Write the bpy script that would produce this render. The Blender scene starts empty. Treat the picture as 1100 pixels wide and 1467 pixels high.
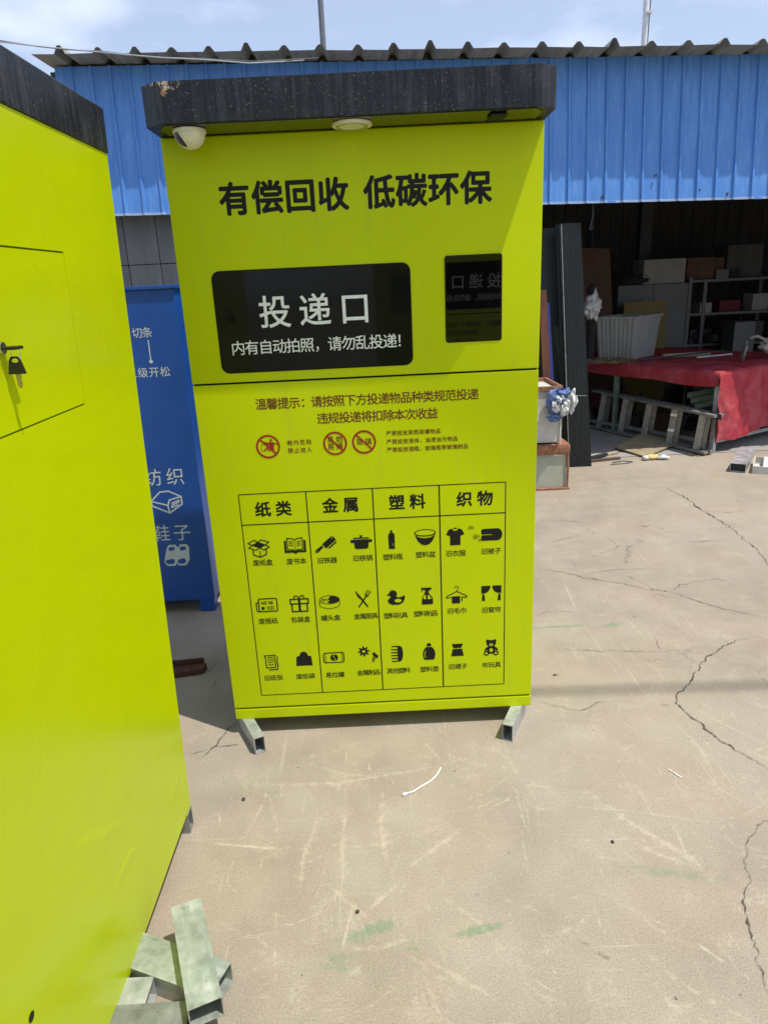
import bpy, bmesh, math, random
from mathutils import Vector, Matrix, noise
from mathutils.geometry import tessellate_polygon
import numpy as np
random.seed(7)
R = math.radians
SC = bpy.context.scene
COL = SC.collection

# ------------------------------------------------------------------ camera
PITCH, ROLL, EYE = R(18.1), R(2.75), 1.55
fw = Vector((0, math.cos(PITCH), -math.sin(PITCH)))
up0 = Vector((0, math.sin(PITCH), math.cos(PITCH)))
rx0 = Vector((1, 0, 0))
RXv = math.cos(ROLL)*rx0 - math.sin(ROLL)*up0
UPv = math.sin(ROLL)*rx0 + math.cos(ROLL)*up0
cam_d = bpy.data.cameras.new('camera')
cam = bpy.data.objects.new('camera', cam_d)
COL.objects.link(cam)
rot = Matrix((RXv, UPv, -fw)).transposed()
cam.matrix_world = Matrix.Translation((0, 0, EYE)) @ rot.to_4x4()
cam_d.sensor_fit = 'VERTICAL'
cam_d.sensor_height = 36
cam_d.lens = 990/1467*36
cam_d.clip_start = .05
cam_d.clip_end = 3000
SC.camera = cam

# ------------------------------------------------------------------ light
SUN_DIR = Vector((.35, -.2, 1)).normalized()
SC.view_settings.view_transform = 'Standard'
SC.view_settings.look = 'None'
SC.view_settings.exposure = 0.30
SC.view_settings.gamma = 1
SC.view_settings.use_curve_mapping = False
w = bpy.data.worlds.new('World'); SC.world = w; w.use_nodes = True
nt = w.node_tree; N = nt.nodes; LK = nt.links
for n in list(N): N.remove(n)
out = N.new('ShaderNodeOutputWorld'); bg = N.new('ShaderNodeBackground')
bg.inputs['Strength'].default_value = .125
sky = N.new('ShaderNodeTexSky'); sky.sky_type = 'NISHITA'; sky.sun_disc = False
sky.sun_elevation = math.asin(SUN_DIR.z)
sky.sun_rotation = math.atan2(SUN_DIR.x, SUN_DIR.y)
sky.air_density = 1.0; sky.dust_density = 1.1; sky.ozone_density = 3
tc = N.new('ShaderNodeTexCoord'); mp = N.new('ShaderNodeMapping')
mp.inputs['Scale'].default_value = (1.6, 1.6, 4.0)
mp.inputs['Location'].default_value = (.35, 0, .12)
n1 = N.new('ShaderNodeTexNoise'); n1.inputs['Scale'].default_value = 2.1
n1.inputs['Detail'].default_value = 7; n1.inputs['Roughness'].default_value = .52
cr = N.new('ShaderNodeValToRGB')
cr.color_ramp.elements[0].position = .46; cr.color_ramp.elements[0].color = (.34, .34, .34, 1)
cr.color_ramp.elements[1].position = .68; cr.color_ramp.elements[1].color = (.9, .9, .9, 1)
mx = N.new('ShaderNodeMix'); mx.data_type = 'RGBA'
mx.inputs[7].default_value = (6.4, 7.0, 8.6, 1)
LK.new(tc.outputs['Generated'], mp.inputs['Vector']); LK.new(mp.outputs[0], n1.inputs['Vector'])
sx = N.new('ShaderNodeSeparateXYZ'); LK.new(tc.outputs['Generated'], sx.inputs[0])      # more cloud towards the right
ma = N.new('ShaderNodeMath'); ma.operation = 'MULTIPLY_ADD'; ma.inputs[1].default_value = .17; LK.new(sx.outputs[0], ma.inputs[0]); LK.new(n1.outputs['Fac'], ma.inputs[2])
LK.new(ma.outputs[0], cr.inputs[0]); LK.new(cr.outputs[0], mx.inputs[0])
LK.new(sky.outputs[0], mx.inputs[6]); LK.new(mx.outputs[2], bg.inputs['Color'])
LK.new(bg.outputs[0], out.inputs['Surface'])
sd = bpy.data.lights.new('sun', 'SUN'); sd.energy = 3.9; sd.angle = R(.53); sd.color = (1, .95, .87)
so = bpy.data.objects.new('sun', sd); COL.objects.link(so)
so.rotation_euler = SUN_DIR.to_track_quat('Z', 'Y').to_euler(); so.location = (3, -2, 9)

# ------------------------------------------------------------------ materials
def lin(r, g, b):
    f = lambda c: c/12.92 if c <= .04045 else ((c+.055)/1.055)**2.4
    return (f(r/255), f(g/255), f(b/255), 1)

class NT:
    def __init__(s, name):
        m = bpy.data.materials.new(name); m.use_nodes = True
        s.m = m; s.t = m.node_tree; s.N = s.t.nodes; s.b = s.N['Principled BSDF']
        s.o = s.N['Material Output']; s.tc = s.N.new('ShaderNodeTexCoord')
    def link(s, a, b): s.t.links.new(a, b)
    def mapping(s, scale=(1,1,1), coord='Object', rot=(0,0,0)):
        mp = s.N.new('ShaderNodeMapping'); mp.inputs['Scale'].default_value = scale
        mp.inputs['Rotation'].default_value = rot
        s.link(s.tc.outputs[coord], mp.inputs['Vector']); return mp.outputs[0]
    def noise(s, scale, detail=4, rough=.55, vec=None, dist=0):
        n = s.N.new('ShaderNodeTexNoise'); n.inputs['Scale'].default_value = scale
        n.inputs['Detail'].default_value = detail; n.inputs['Roughness'].default_value = rough
        n.inputs['Distortion'].default_value = dist
        s.link(vec if vec is not None else s.tc.outputs['Object'], n.inputs['Vector']); return n.outputs['Fac']
    def ramp(s, fac, stops):
        r = s.N.new('ShaderNodeValToRGB'); e = r.color_ramp.elements
        while len(e) < len(stops): e.new(.5)
        for i, (p, c) in enumerate(stops):
            e[i].position = p; e[i].color = c if len(c) == 4 else (*c, 1)
        s.link(fac, r.inputs[0]); return r.outputs[0]
    def mix(s, fac, a, b, mode='MIX'):
        m = s.N.new('ShaderNodeMix'); m.data_type = 'RGBA'; m.blend_type = mode
        for v, i in ((fac, 0), (a, 6), (b, 7)):
            if hasattr(v, 'is_output'): s.link(v, m.inputs[i])
            else: m.inputs[i].default_value = v
        return m.outputs[2]
    def math(s, op, a, b=0.0):
        m = s.N.new('ShaderNodeMath'); m.operation = op
        for v, i in ((a, 0), (b, 1)):
            if hasattr(v, 'is_output'): s.link(v, m.inputs[i])
            else: m.inputs[i].default_value = v
        return m.outputs[0]
    def bump(s, h, strength=.3, dist=.01):
        b = s.N.new('ShaderNodeBump'); b.inputs['Strength'].default_value = strength
        b.inputs['Distance'].default_value = dist
        s.link(h, b.inputs['Height']); s.link(b.outputs[0], s.b.inputs['Normal'])
    def set(s, color=None, rough=None, metal=None, spec=None):
        if color is not None:
            if hasattr(color, 'is_output'): s.link(color, s.b.inputs['Base Color'])
            else: s.b.inputs['Base Color'].default_value = color
        if rough is not None:
            if hasattr(rough, 'is_output'): s.link(rough, s.b.inputs['Roughness'])
            else: s.b.inputs['Roughness'].default_value = rough
        if metal is not None: s.b.inputs['Metallic'].default_value = metal
        if spec is not None: s.b.inputs['Specular IOR Level'].default_value = spec
        return s.m

M = {}
def plain(name, col, rough=.6, metal=0, var=.15, scale=18, spec=.5, bump=0, stretch=(1,1,1)):
    t = NT(name); v = t.mapping(stretch)
    f = t.noise(scale, 5, .6, v)
    d = (col[0]*(1-var), col[1]*(1-var), col[2]*(1-var), 1)
    l = (min(1, col[0]*(1+var)), min(1, col[1]*(1+var)), min(1, col[2]*(1+var)), 1)
    t.set(t.ramp(f, [(.3, d), (.7, l)]), rough, metal, spec)
    if bump: t.bump(f, bump, .004)
    M[name] = t.m; return t.m

LIME = (.515, .615, .0004, 1)
def lime(name, col, dirt):
    t = NT(name)
    big = t.noise(2.2, 4, .5, t.mapping((1, 1, .6)))
    c = t.ramp(big, [(.3, tuple(x*.95 for x in col[:3])), (.7, tuple(x*1.03 for x in col[:3]))])
    st = t.ramp(t.noise(30, 5, .65, t.mapping((1, 1, .12))), [(.55, (0,0,0)), (.8, (1,1,1))])
    st = t.math('MULTIPLY', st, dirt)
    c = t.mix(st, c, (.30, .33, .06, 1))
    sp = t.ramp(t.noise(85, 2, .5), [(.74, (0,0,0)), (.79, (1,1,1))])
    c = t.mix(t.math('MULTIPLY', sp, dirt), c, (.16, .17, .04, 1))
    du = t.ramp(t.noise(3.0, 6, .7, t.mapping((1, 1, .5))), [(.5, (0,0,0)), (.75, (.10,)*3)]); c = t.mix(du, c, (.50, .56, .05, 1))
    rg = t.ramp(t.noise(5, 5, .6), [(.3, (.34,)*3), (.75, (.5,)*3)])
    t.set(c, rg, 0, .16)
    t.bump(t.noise(1.4, 2, .4), .08, .03)
    M[name] = t.m
lime('lime_paint', LIME, .22)
# the near cabinet still wears a protective film: slow wrinkles
t = NT('lime_film')
c = t.ramp(t.noise(1.8, 3), [(.3, (.425, .515, .0004)), (.7, (.445, .535, .0006))])
t.set(c, t.ramp(t.noise(3, 4), [(.35, (.2,)*3), (.7, (.32,)*3)]), 0, .34)
wr = t.noise(2.2, 3, .5, t.mapping((1, 1.2, .9), rot=(.7, 0, 0)), .8)
fine = t.noise(9, 2, .5, t.mapping((1, .35, 1.6), rot=(-.6, 0, 0)))
t.bump(t.math('ADD', wr, t.math('MULTIPLY', fine, .18)), .16, .03); M['lime_film'] = t.m

t = NT('roof_black')
stv = t.mapping((1, 1, .07))
st = t.noise(70, 6, .7, stv); st2 = t.noise(9, 4, .6)
f = t.math('MULTIPLY', t.ramp(st, [(.45, (0,0,0)), (.75, (1,1,1))]), t.ramp(st2, [(.35, (.2,)*3), (.7, (1,1,1))]))
c = t.mix(f, (.008, .009, .0115, 1), (.075, .08, .09, 1))
spk = t.ramp(t.noise(230, 2, .5), [(.66, (0,0,0)), (.74, (.7,)*3)])
c = t.mix(spk, c, (.22, .21, .19, 1))
t.set(c, .38, 0, .3); t.bump(st2, .05, .01); M['roof_black'] = t.m

t = NT('roof_chip'); m_ = t.noise(45, 5, .7)
t.set(t.ramp(m_, [(.42, (.24, .10, .04)), (.55, (.5, .42, .32))]), .9)
al = t.ramp(t.noise(60, 4, .7), [(.5, (0,0,0)), (.56, (1,1,1))]); t.link(al, t.b.inputs['Alpha']); M['roof_chip'] = t.m

def flat(name, col, rough=.5, spec=.3, metal=0):
    t = NT(name); f = t.noise(60, 3)
    t.set(t.ramp(f, [(.3, tuple(x*.92 for x in col[:3])), (.7, tuple(min(1, x*1.08) for x in col[:3]))]), rough, metal, spec); M[name] = t.m
flat('ink_black', (.012, .012, .011), .55, .2)
flat('ink_red', (.30, .018, .012), .5)
flat('ink_maroon', (.14, .022, .012), .5)
flat('ink_white', (.78, .80, .78), .5)
flat('ink_pale', (.55, .60, .62), .5)
flat('seam_dark', (.02, .022, .01), .8, .1)
t = NT('gloss_black'); t.set(t.ramp(t.noise(3, 3), [(.3, (.006, .0065, .006)), (.7, (.010, .011, .009))]), .05, 0, .15)
M['gloss_black'] = t.m
t = NT('soffit_gloss'); t.set(t.ramp(t.noise(6, 3), [(.3, (.012, .014, .004)), (.7, (.03, .034, .012))]), .1, 0, .6); M['soffit_gloss'] = t.m
t = NT('screen_glass'); t.set(t.ramp(t.noise(3, 2), [(.3, (.003, .003, .004)), (.7, (.004, .004, .005))]), .0, 0, .6); M['screen_glass'] = t.m
flat('white_plastic', (.72, .68, .48), .35, .5)
flat('black_plastic', (.012, .012, .013), .35, .5)
flat('brass', (.45, .36, .2), .35, .5, .9)
flat('chrome', (.6, .6, .6), .18, .5, 1)

def galv(name, col, greenish=.0):
    t = NT(name)
    a = t.noise(16, 5, .65, t.mapping((1, 1, 1))); b = t.noise(55, 4, .7, t.mapping((.12, 1.6, 1.6)))
    c = t.ramp(a, [(.3, tuple(x*.62 for x in col)), (.55, col), (.75, tuple(min(1, x*1.3) for x in col))])
    if greenish:
        g = t.ramp(t.noise(14, 4, .6, t.mapping((.25, 1.5, 1.5))), [(.42, (0,0,0)), (.62, (1,1,1))])
        c = t.mix(t.math('MULTIPLY', g, greenish), c, (.20, .27, .20, 1))
    d = t.ramp(b, [(.6, (0,0,0)), (.78, (1,1,1))])
    c = t.mix(t.math('MULTIPLY', d, .7), c, (.10, .10, .09, 1))
    e_ = t.ramp(t.noise(40, 4, .7, t.mapping((.08, 2, 2))), [(.58, (0,0,0)), (.70, (1,1,1))]); c = t.mix(t.math('MULTIPLY', e_, .55), c, (.66, .68, .64, 1))
    q_ = t.ramp(t.noise(22, 3, .6), [(.70, (0,0,0)), (.74, (1,1,1))]); c = t.mix(t.math('MULTIPLY', q_, .6), c, (.05, .06, .055, 1))
    r_ = t.ramp(t.noise(11, 5, .7), [(.60, (0,0,0)), (.72, (1,1,1))]); c = t.mix(t.math('MULTIPLY', r_, .5), c, (.17, .12, .08, 1))
    t.set(c, t.ramp(a, [(.3, (.30,)*3), (.7, (.52,)*3)]), .45, .5); t.bump(b, .12, .002); M[name] = t.m
galv('galvanised', (.48, .50, .49), .08)
galv('galvanised_green', (.47, .50, .46), .42)
galv('galvanised_dull', (.26, .27, .26), .1)
galv('steel_bright', (.5, .52, .53), 0)

t = NT('blue_cladding')
v = t.mapping((1, 1, .06))
a = t.noise(24, 5, .65, v); b = t.noise(2.0, 4, .5)
c = t.ramp(a, [(.3, (.065, .205, .53)), (.7, (.11, .285, .65))])
c = t.mix(t.ramp(b, [(.35, (0,0,0)), (.7, (.35,)*3)]), c, (.05, .17, .50, 1))
spk = t.ramp(t.noise(38, 2, .5, t.mapping((1, 1, .5))), [(.77, (0,0,0)), (.81, (1,1,1))])
c = t.mix(t.math('MULTIPLY', spk, .6), c, (.07, .06, .07, 1))
pl = t.ramp(t.noise(60, 5, .7, t.mapping((1, 1, .03))), [(.52, (0,0,0)), (.72, (.4,)*3)]); c = t.mix(pl, c, (.26, .40, .64, 1))
t.set(c, .42, 0, .35); M['blue_cladding'] = t.m
plain('rust', (.10, .035, .02), .9, 0, .4, 60)
plain('roof_sheet', (.22, .22, .185), .8, 0, .3, 7, stretch=(3, .5, 1))
plain('grey_wall', (.12, .13, .14), .55, 0, .25, 5, stretch=(2, 2, .2))
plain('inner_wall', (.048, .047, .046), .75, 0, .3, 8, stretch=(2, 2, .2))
plain('dark_steel', (.03, .033, .037), .6, .2, .3, 12)
plain('roof_inner', (.05, .052, .055), .8, 0, .3, 5)
t = NT('blue_cabinet'); a = t.noise(5, 4)
c = t.ramp(a, [(.3, (.006, .062, .30)), (.7, (.009, .08, .37))])
t.set(c, .4, 0, .5); M['blue_cabinet'] = t.m
plain('dark_green_sheet', (.016, .021, .021), .5, .1, .35, 14, stretch=(3, 3, .15))
plain('dark_green_flat', (.009, .017, .015), .5, .1, .3, 8)
plain('crate_white', (.52, .50, .44), .7, 0, .14, 9, bump=.1)
plain('crate_glass', (.36, .37, .29), .5, 0, .12, 6)
plain('crate_brown', (.27, .12, .065), .85, 0, .4, 30, bump=.3)
plain('plastic_blue', (.10, .16, .34), .35, 0, .35, 18)
plain('plastic_white', (.62, .63, .62), .4, 0, .12, 18)
t = NT('red_cloth'); a = t.noise(5, 6, .65); c = t.ramp(a, [(.3, (.30, .024, .036)), (.5, (.37, .042, .056)), (.72, (.44, .10, .11))])
t.set(c, .6, 0, .2); t.bump(t.math('ADD', t.noise(26, 4), t.math('MULTIPLY', t.noise(7, 3, .5, None, 1.2), 2.0)), .45, .012); M['red_cloth'] = t.m
plain('orange_board', (.12, .04, .018), .7, 0, .3, 9, stretch=(2, 2, .2))
plain('bright_blue', (.015, .03, .2), .5)
plain('cardboard', (.085, .045, .027), .85, 0, .2, 8)
plain('carton_pale', (.24, .235, .215), .8, 0, .12, 8)
plain('tub_white', (.27, .28, .265), .5, 0, .15, 6, stretch=(3, 3, .3))
plain('tub_grey', (.27, .29, .26), .55, 0, .2, 6, stretch=(3, 3, .3))
plain('yellow_board', (.14, .10, .008), .6)
plain('locker_grey', (.085, .088, .085), .5, .1, .1, 6)
plain('dark_cloth', (.02, .02, .022), .9, 0, .4, 20)
plain('dark_red', (.10, .012, .016), .8)
plain('straw', (.22, .17, .09), .9, 0, .4, 40)
plain('plywood', (.30, .25, .15), .85, 0, .25, 9, stretch=(1, 4, 1), bump=.1)
plain('wood_pale', (.40, .32, .22), .85, 0, .3, 25)
plain('wood_dark', (.10, .065, .04), .85, 0, .3, 25)
plain('ladder_alu', (.25, .24, .215), .5, .35, .3, 20)
plain('paint_drip', (.7, .69, .65), .6)
plain('pipe_green', (.16, .23, .18), .5, .2, .3, 15)
plain('glove_yellow', (.66, .50, .20), .8, 0, .25, 30)
plain('tie_white', (.85, .85, .83), .4)
plain('brown_steel', (.085, .035, .025), .75, .2, .4, 40, bump=.2)
plain('stone', (.05, .045, .04), .9)
plain('crack_soil', (.085, .066, .046), .95, 0, .6, 60)
plain('cable_grey', (.07, .085, .10), .5)
plain('cable_white', (.33, .36, .35), .5)
plain('pole_dark', (.12, .14, .17), .6)
plain('pole_white', (.62, .64, .68), .5)

# concrete yard
t = NT('concrete')
a = t.noise(.55, 6, .55); b = t.noise(4.5, 8, .62); g = t.noise(210, 4, .8); g2 = t.noise(420, 2, .6)
c = t.ramp(a, [(.32, (.24, .202, .155)), (.5, (.288, .243, .188)), (.68, (.345, .296, .234))])
c = t.mix(t.ramp(b, [(.35, (.0,)*3), (.75, (.5,)*3)]), c, (.40, .35, .275, 1))
pink = t.ramp(t.noise(1.7, 4, .5), [(.5, (0,0,0)), (.75, (.55,)*3)])
c = t.mix(pink, c, (.33, .245, .19, 1))
grain = t.ramp(g, [(.30, (.66,)*3), (.5, (.99,)*3), (.70, (1.28,)*3)])
c = t.mix(1.0, c, grain, 'MULTIPLY')
pit = t.ramp(g2, [(.27, (.45,)*3), (.36, (1,)*3)])
c = t.mix(.8, c, t.mix(1.0, c, pit, 'MULTIPLY'))
blo = t.ramp(t.noise(7, 6, .72, None, .6), [(.52, (0,0,0)), (.70, (1,1,1))]); fin = t.ramp(t.noise(95, 4, .7), [(.42, (0,0,0)), (.62, (1,1,1))])
c = t.mix(t.math('MULTIPLY', t.math('MULTIPLY', blo, fin), .62), c, (.46, .40, .315, 1))
dk = t.ramp(t.noise(3.1, 5, .65), [(.55, (0,0,0)), (.78, (.3,)*3)]); c = t.mix(dk, c, (.235, .195, .15, 1))
# faint drag marks in two directions
for sc, rz, lo in (((70, 1.6, 1), .25, .66), ((1.4, 60, 1), .1, .67), ((55, 1.0, 1), -.9, .67), ((80, 2.2, 1), .75, .67)):
    s_ = t.noise(1.0, 4, .6, t.mapping(sc, rot=(0, 0, rz)))
    k = t.ramp(s_, [(lo-.03, (0,0,0)), (lo+.06, (.5,)*3)])
    k = t.math('MULTIPLY', k, t.ramp(t.noise(2.6, 3), [(.42, (0,0,0)), (.62, (1,1,1))]))
    c = t.mix(k, c, (.50, .44, .35, 1))
vo = t.N.new('ShaderNodeTexVoronoi'); vo.feature = 'DISTANCE_TO_EDGE'; vo.inputs['Scale'].default_value = 1.25
dn = t.N.new('ShaderNodeTexNoise'); dn.inputs['Scale'].default_value = 2.6; dn.inputs['Detail'].default_value = 7; dn.inputs['Roughness'].default_value = .58; t.link(t.tc.outputs['Object'], dn.inputs['Vector'])
ad = t.N.new('ShaderNodeVectorMath'); ad.operation = 'MULTIPLY_ADD'; ad.inputs[1].default_value = (.55, .55, 0); t.link(dn.outputs['Color'], ad.inputs[0]); t.link(t.tc.outputs['Object'], ad.inputs[2]); t.link(ad.outputs[0], vo.inputs['Vector'])
hair = t.ramp(vo.outputs['Distance'], [(.0, (1,1,1)), (.0045, (0,0,0))]); hm = t.ramp(t.noise(1.9, 3, .6), [(.50, (0,0,0)), (.58, (.75,)*3)])
sy = t.N.new('ShaderNodeSeparateXYZ'); t.link(t.tc.outputs['Object'], sy.inputs[0])
far = t.ramp(t.math('MULTIPLY', sy.outputs[1], .2), [(.44, (.0,)*3), (.56, (1,1,1))])
c = t.mix(t.math('MULTIPLY', t.math('MULTIPLY', hair, hm), far), c, (.11, .088, .063, 1))
def attr(nm_):
    a_ = t.N.new('ShaderNodeAttribute'); a_.attribute_name = nm_; return a_.outputs['Fac']
brk = t.noise(38, 6, .72); brk2 = t.noise(170, 3, .7)
def wear(nm_, col, amt, lo=.30, hi=.62):
    global c
    v = t.math('ADD', attr(nm_), t.math('MULTIPLY', t.math('SUBTRACT', brk, .5), 1.9)); v = t.math('ADD', v, t.math('MULTIPLY', t.math('SUBTRACT', brk2, .5), .8))
    k = t.math('MULTIPLY', t.ramp(v, [(lo, (0,0,0)), (hi+.15, (amt,)*3)]), t.ramp(attr(nm_), [(.02, (0,0,0)), (.25, (1,1,1))])); c = t.mix(k, c, col)
wear('green', (.13, .215, .12, 1), .6); wear('ochre', (.36, .235, .10, 1), .5); wear('dark', (.12, .095, .07, 1), .6); wear('scuff', (.475, .415, .32, 1), .72, .24, .72)
sp = t.ramp(t.noise(34, 2, .5), [(.755, (0,0,0)), (.775, (.8,)*3)])
c = t.mix(sp, c, (.12, .095, .07, 1))
t.set(c, .9, 0, .25)
h = t.math('ADD', t.math('MULTIPLY', g, .35), t.math('MULTIPLY', b, .9)); t.bump(h, .10, .004)
M['concrete'] = t.m
plain('shed_slab', (.30, .28, .26), .85, 0, .15, 3)

def decal(name, col, amount, scale=25, stretch=(1,1,1), hard=.25, grain=420):
    t = NT(name); t.set(col, .92, 0, .2)
    sx = t.N.new('ShaderNodeSeparateXYZ'); t.link(t.tc.outputs['UV'], sx.inputs[0])
    e = []
    for i in (0, 1):
        d = t.math('ABSOLUTE', t.math('SUBTRACT', t.math('MULTIPLY', sx.outputs[i], 2.0), 1.0))
        e.append(t.math('SUBTRACT', 1.0, t.math('MULTIPLY', d, d)))
    fall = t.math('MULTIPLY', e[0], e[1])
    n = t.noise(scale, 5, .68, t.mapping(stretch))
    v = t.math('ADD', fall, t.math('MULTIPLY', t.math('SUBTRACT', n, .5), 2.4))
    a = t.ramp(v, [(.45-hard*.2, (0,0,0)), (.45+hard, (amount,)*3)])
    lim = t.ramp(fall, [(0.0, (0,0,0)), (.12, (1,1,1))])
    a = t.math('MULTIPLY', a, lim)      # speckled, not glassy: grains of paint or dust on the concrete
    gr = t.ramp(t.noise(grain, 3, .65), [(.34, (.35,)*3), (.62, (1,1,1))])
    t.link(t.math('MULTIPLY', a, gr), t.b.inputs['Alpha']); M[name] = t.m
decal('splash', (.06, .06, .01, 1), .6, 160, hard=.25)

# ------------------------------------------------------------------ mesh helpers
class MB:
    def __init__(s): s.v = []; s.f = []; s.uv = None
    def add(s, vs, fs):
        o = len(s.v); s.v += [tuple(p) for p in vs]; s.f += [tuple(i+o for i in f) for f in fs]; return s
    def hexa(s, p):     # 8 points: bottom ring 4, top ring 4 (ccw seen from above)
        return s.add(p, [(3,2,1,0), (4,5,6,7), (0,1,5,4), (1,2,6,5), (2,3,7,6), (3,0,4,7)])
    def box(s, x0, x1, y0, y1, z0, z1):
        return s.hexa([(x0,y0,z0),(x1,y0,z0),(x1,y1,z0),(x0,y1,z0),(x0,y0,z1),(x1,y0,z1),(x1,y1,z1),(x0,y1,z1)])
    def obox(s, c, ax, ay, az, sx, sy, sz):     # oriented box, full sizes
        c = Vector(c); X = Vector(ax).normalized()*sx/2; Y = Vector(ay).normalized()*sy/2; Z = Vector(az).normalized()*sz/2
        return s.hexa([c-X-Y-Z, c+X-Y-Z, c+X+Y-Z, c-X+Y-Z, c-X-Y+Z, c+X-Y+Z, c+X+Y+Z, c-X+Y+Z])
    def bar(s, a, b, wd, ht, side=(0,0,1)):
        a = Vector(a); b = Vector(b); d = (b-a); X = d.normalized()
        Z = Vector(side); Z = (Z - X*Z.dot(X)).normalized(); Y = Z.cross(X)
        return s.obox((a+b)/2, X, Y, Z, d.length, wd, ht)
    def tube(s, pts, r, n=8, cap=True):
        pts = [Vector(p) for p in pts]; rings = []
        for i, p in enumerate(pts):
            d = (pts[min(i+1, len(pts)-1)] - pts[max(i-1, 0)]).normalized()
            a = Vector((0,0,1)) if abs(d.z) < .9 else Vector((1,0,0))
            u = d.cross(a).normalized(); v = d.cross(u).normalized()
            rr = r[i] if isinstance(r, (list, tuple)) else r
            rings.append([p + u*math.cos(2*math.pi*k/n)*rr + v*math.sin(2*math.pi*k/n)*rr for k in range(n)])
        o = len(s.v)
        for q in rings: s.v += [tuple(x) for x in q]
        for i in range(len(rings)-1):
            for k in range(n):
                s.f.append((o+i*n+k, o+i*n+(k+1)%n, o+(i+1)*n+(k+1)%n, o+(i+1)*n+k))
        if cap:
            s.f.append(tuple(o+k for k in range(n-1, -1, -1))); m = o+(len(rings)-1)*n
            s.f.append(tuple(m+k for k in range(n)))
        return s
    def hollow(s, a, b, wd, ht, th=.003, side=(0,0,1)):     # open rectangular steel tube
        a = Vector(a); b = Vector(b); X = (b-a).normalized(); Z = Vector(side); Z = (Z-X*Z.dot(X)).normalized(); Y = Z.cross(X)
        P = []
        for e in (a, b):
            for hw, hh in ((wd/2, ht/2), (wd/2-th, ht/2-th)):
                P += [e-Y*hw-Z*hh, e+Y*hw-Z*hh, e+Y*hw+Z*hh, e-Y*hw+Z*hh]
        F = []
        for k in range(4):
            j = (k+1) % 4
            F += [(k, 8+k, 8+j, j), (4+k, 4+j, 12+j, 12+k), (k, j, 4+j, 4+k), (8+k, 12+k, 12+j, 8+j)]
        return s.add(P, F)
    def prism(s, outer, holes, fn, t):      # planar polygon with holes, extruded; fn(u, v, depth) -> xyz
        loops = [outer]+list(holes); flatp = [p for l in loops for p in l]
        tri = tessellate_polygon([[Vector((p[0], p[1], 0)) for p in l] for l in loops]); n = len(flatp)
        F = [tuple(x) for x in tri]
        V = [fn(p[0], p[1], 0) for p in flatp]
        if t:
            V += [fn(p[0], p[1], t) for p in flatp]; F += [tuple(i+n for i in reversed(x)) for x in tri]
            o = 0
            for l in loops:
                m = len(l)
                for k in range(m): F.append((o+k, o+(k+1) % m, o+(k+1) % m+n, o+k+n))
                o += m
        return s.add(V, F)
    def grid(s, nu, nv, fn):
        o = len(s.v)
        for j in range(nv+1):
            for i in range(nu+1): s.v.append(tuple(fn(i/nu, j/nv)))
        for j in range(nv):
            for i in range(nu):
                a = o+j*(nu+1)+i; s.f.append((a, a+1, a+nu+2, a+nu+1))
        return s

def base_of(mb):
    xs = [p[0] for p in mb.v]; ys = [p[1] for p in mb.v]; zs = [p[2] for p in mb.v]
    return Vector(((min(xs)+max(xs))/2, (min(ys)+max(ys))/2, min(zs)))

def build(name, mb, mat, root=None, origin=None, bevel=0, smooth=False, uvs=None, recalc=True):
    o0 = Vector(origin) if origin is not None else (root['_o'] and Vector(root['_o']) if root is not None else base_of(mb))
    me = bpy.data.meshes.new(name)
    me.from_pydata([tuple(Vector(p)-o0) for p in mb.v], [], mb.f)
    if uvs:
        ul = me.uv_layers.new(name='UVMap')
        for lp in me.loops: ul.data[lp.index].uv = uvs[lp.vertex_index]
    bm = bmesh.new(); bm.from_mesh(me)
    if recalc: bmesh.ops.recalc_face_normals(bm, faces=bm.faces)
    if bevel:
        es = [e for e in bm.edges if len(e.link_faces) == 2 and e.calc_face_angle(0) > R(30)]
        bmesh.ops.bevel(bm, geom=es, offset=bevel, segments=2, profile=.7, affect='EDGES', clamp_overlap=True)
    bm.to_mesh(me); bm.free()
    if smooth:
        for p in me.polygons: p.use_smooth = True
    me.materials.append(M[mat] if isinstance(mat, str) else mat)
    ob = bpy.data.objects.new(name, me); COL.objects.link(ob)
    ob['_o'] = tuple(o0)
    if root is not None: ob.parent = root
    else: ob.location = o0
    return ob

def thing(name, label, cat, loc, group=None):
    o = bpy.data.objects.new(name, None); COL.objects.link(o); o.empty_display_size = .1
    o.location = loc; o['_o'] = tuple(loc); tag(o, label, cat, group); return o
def tag(o, label, cat, group=None):
    o['label'] = label; o['category'] = cat
    if group: o['group'] = group
    return o
def struct(o, kind='structure'): o['kind'] = kind; return o
def solo(name, label, cat, mb, mat, group=None, **k):
    return tag(build(name, mb, mat, **k), label, cat, group)

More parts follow.
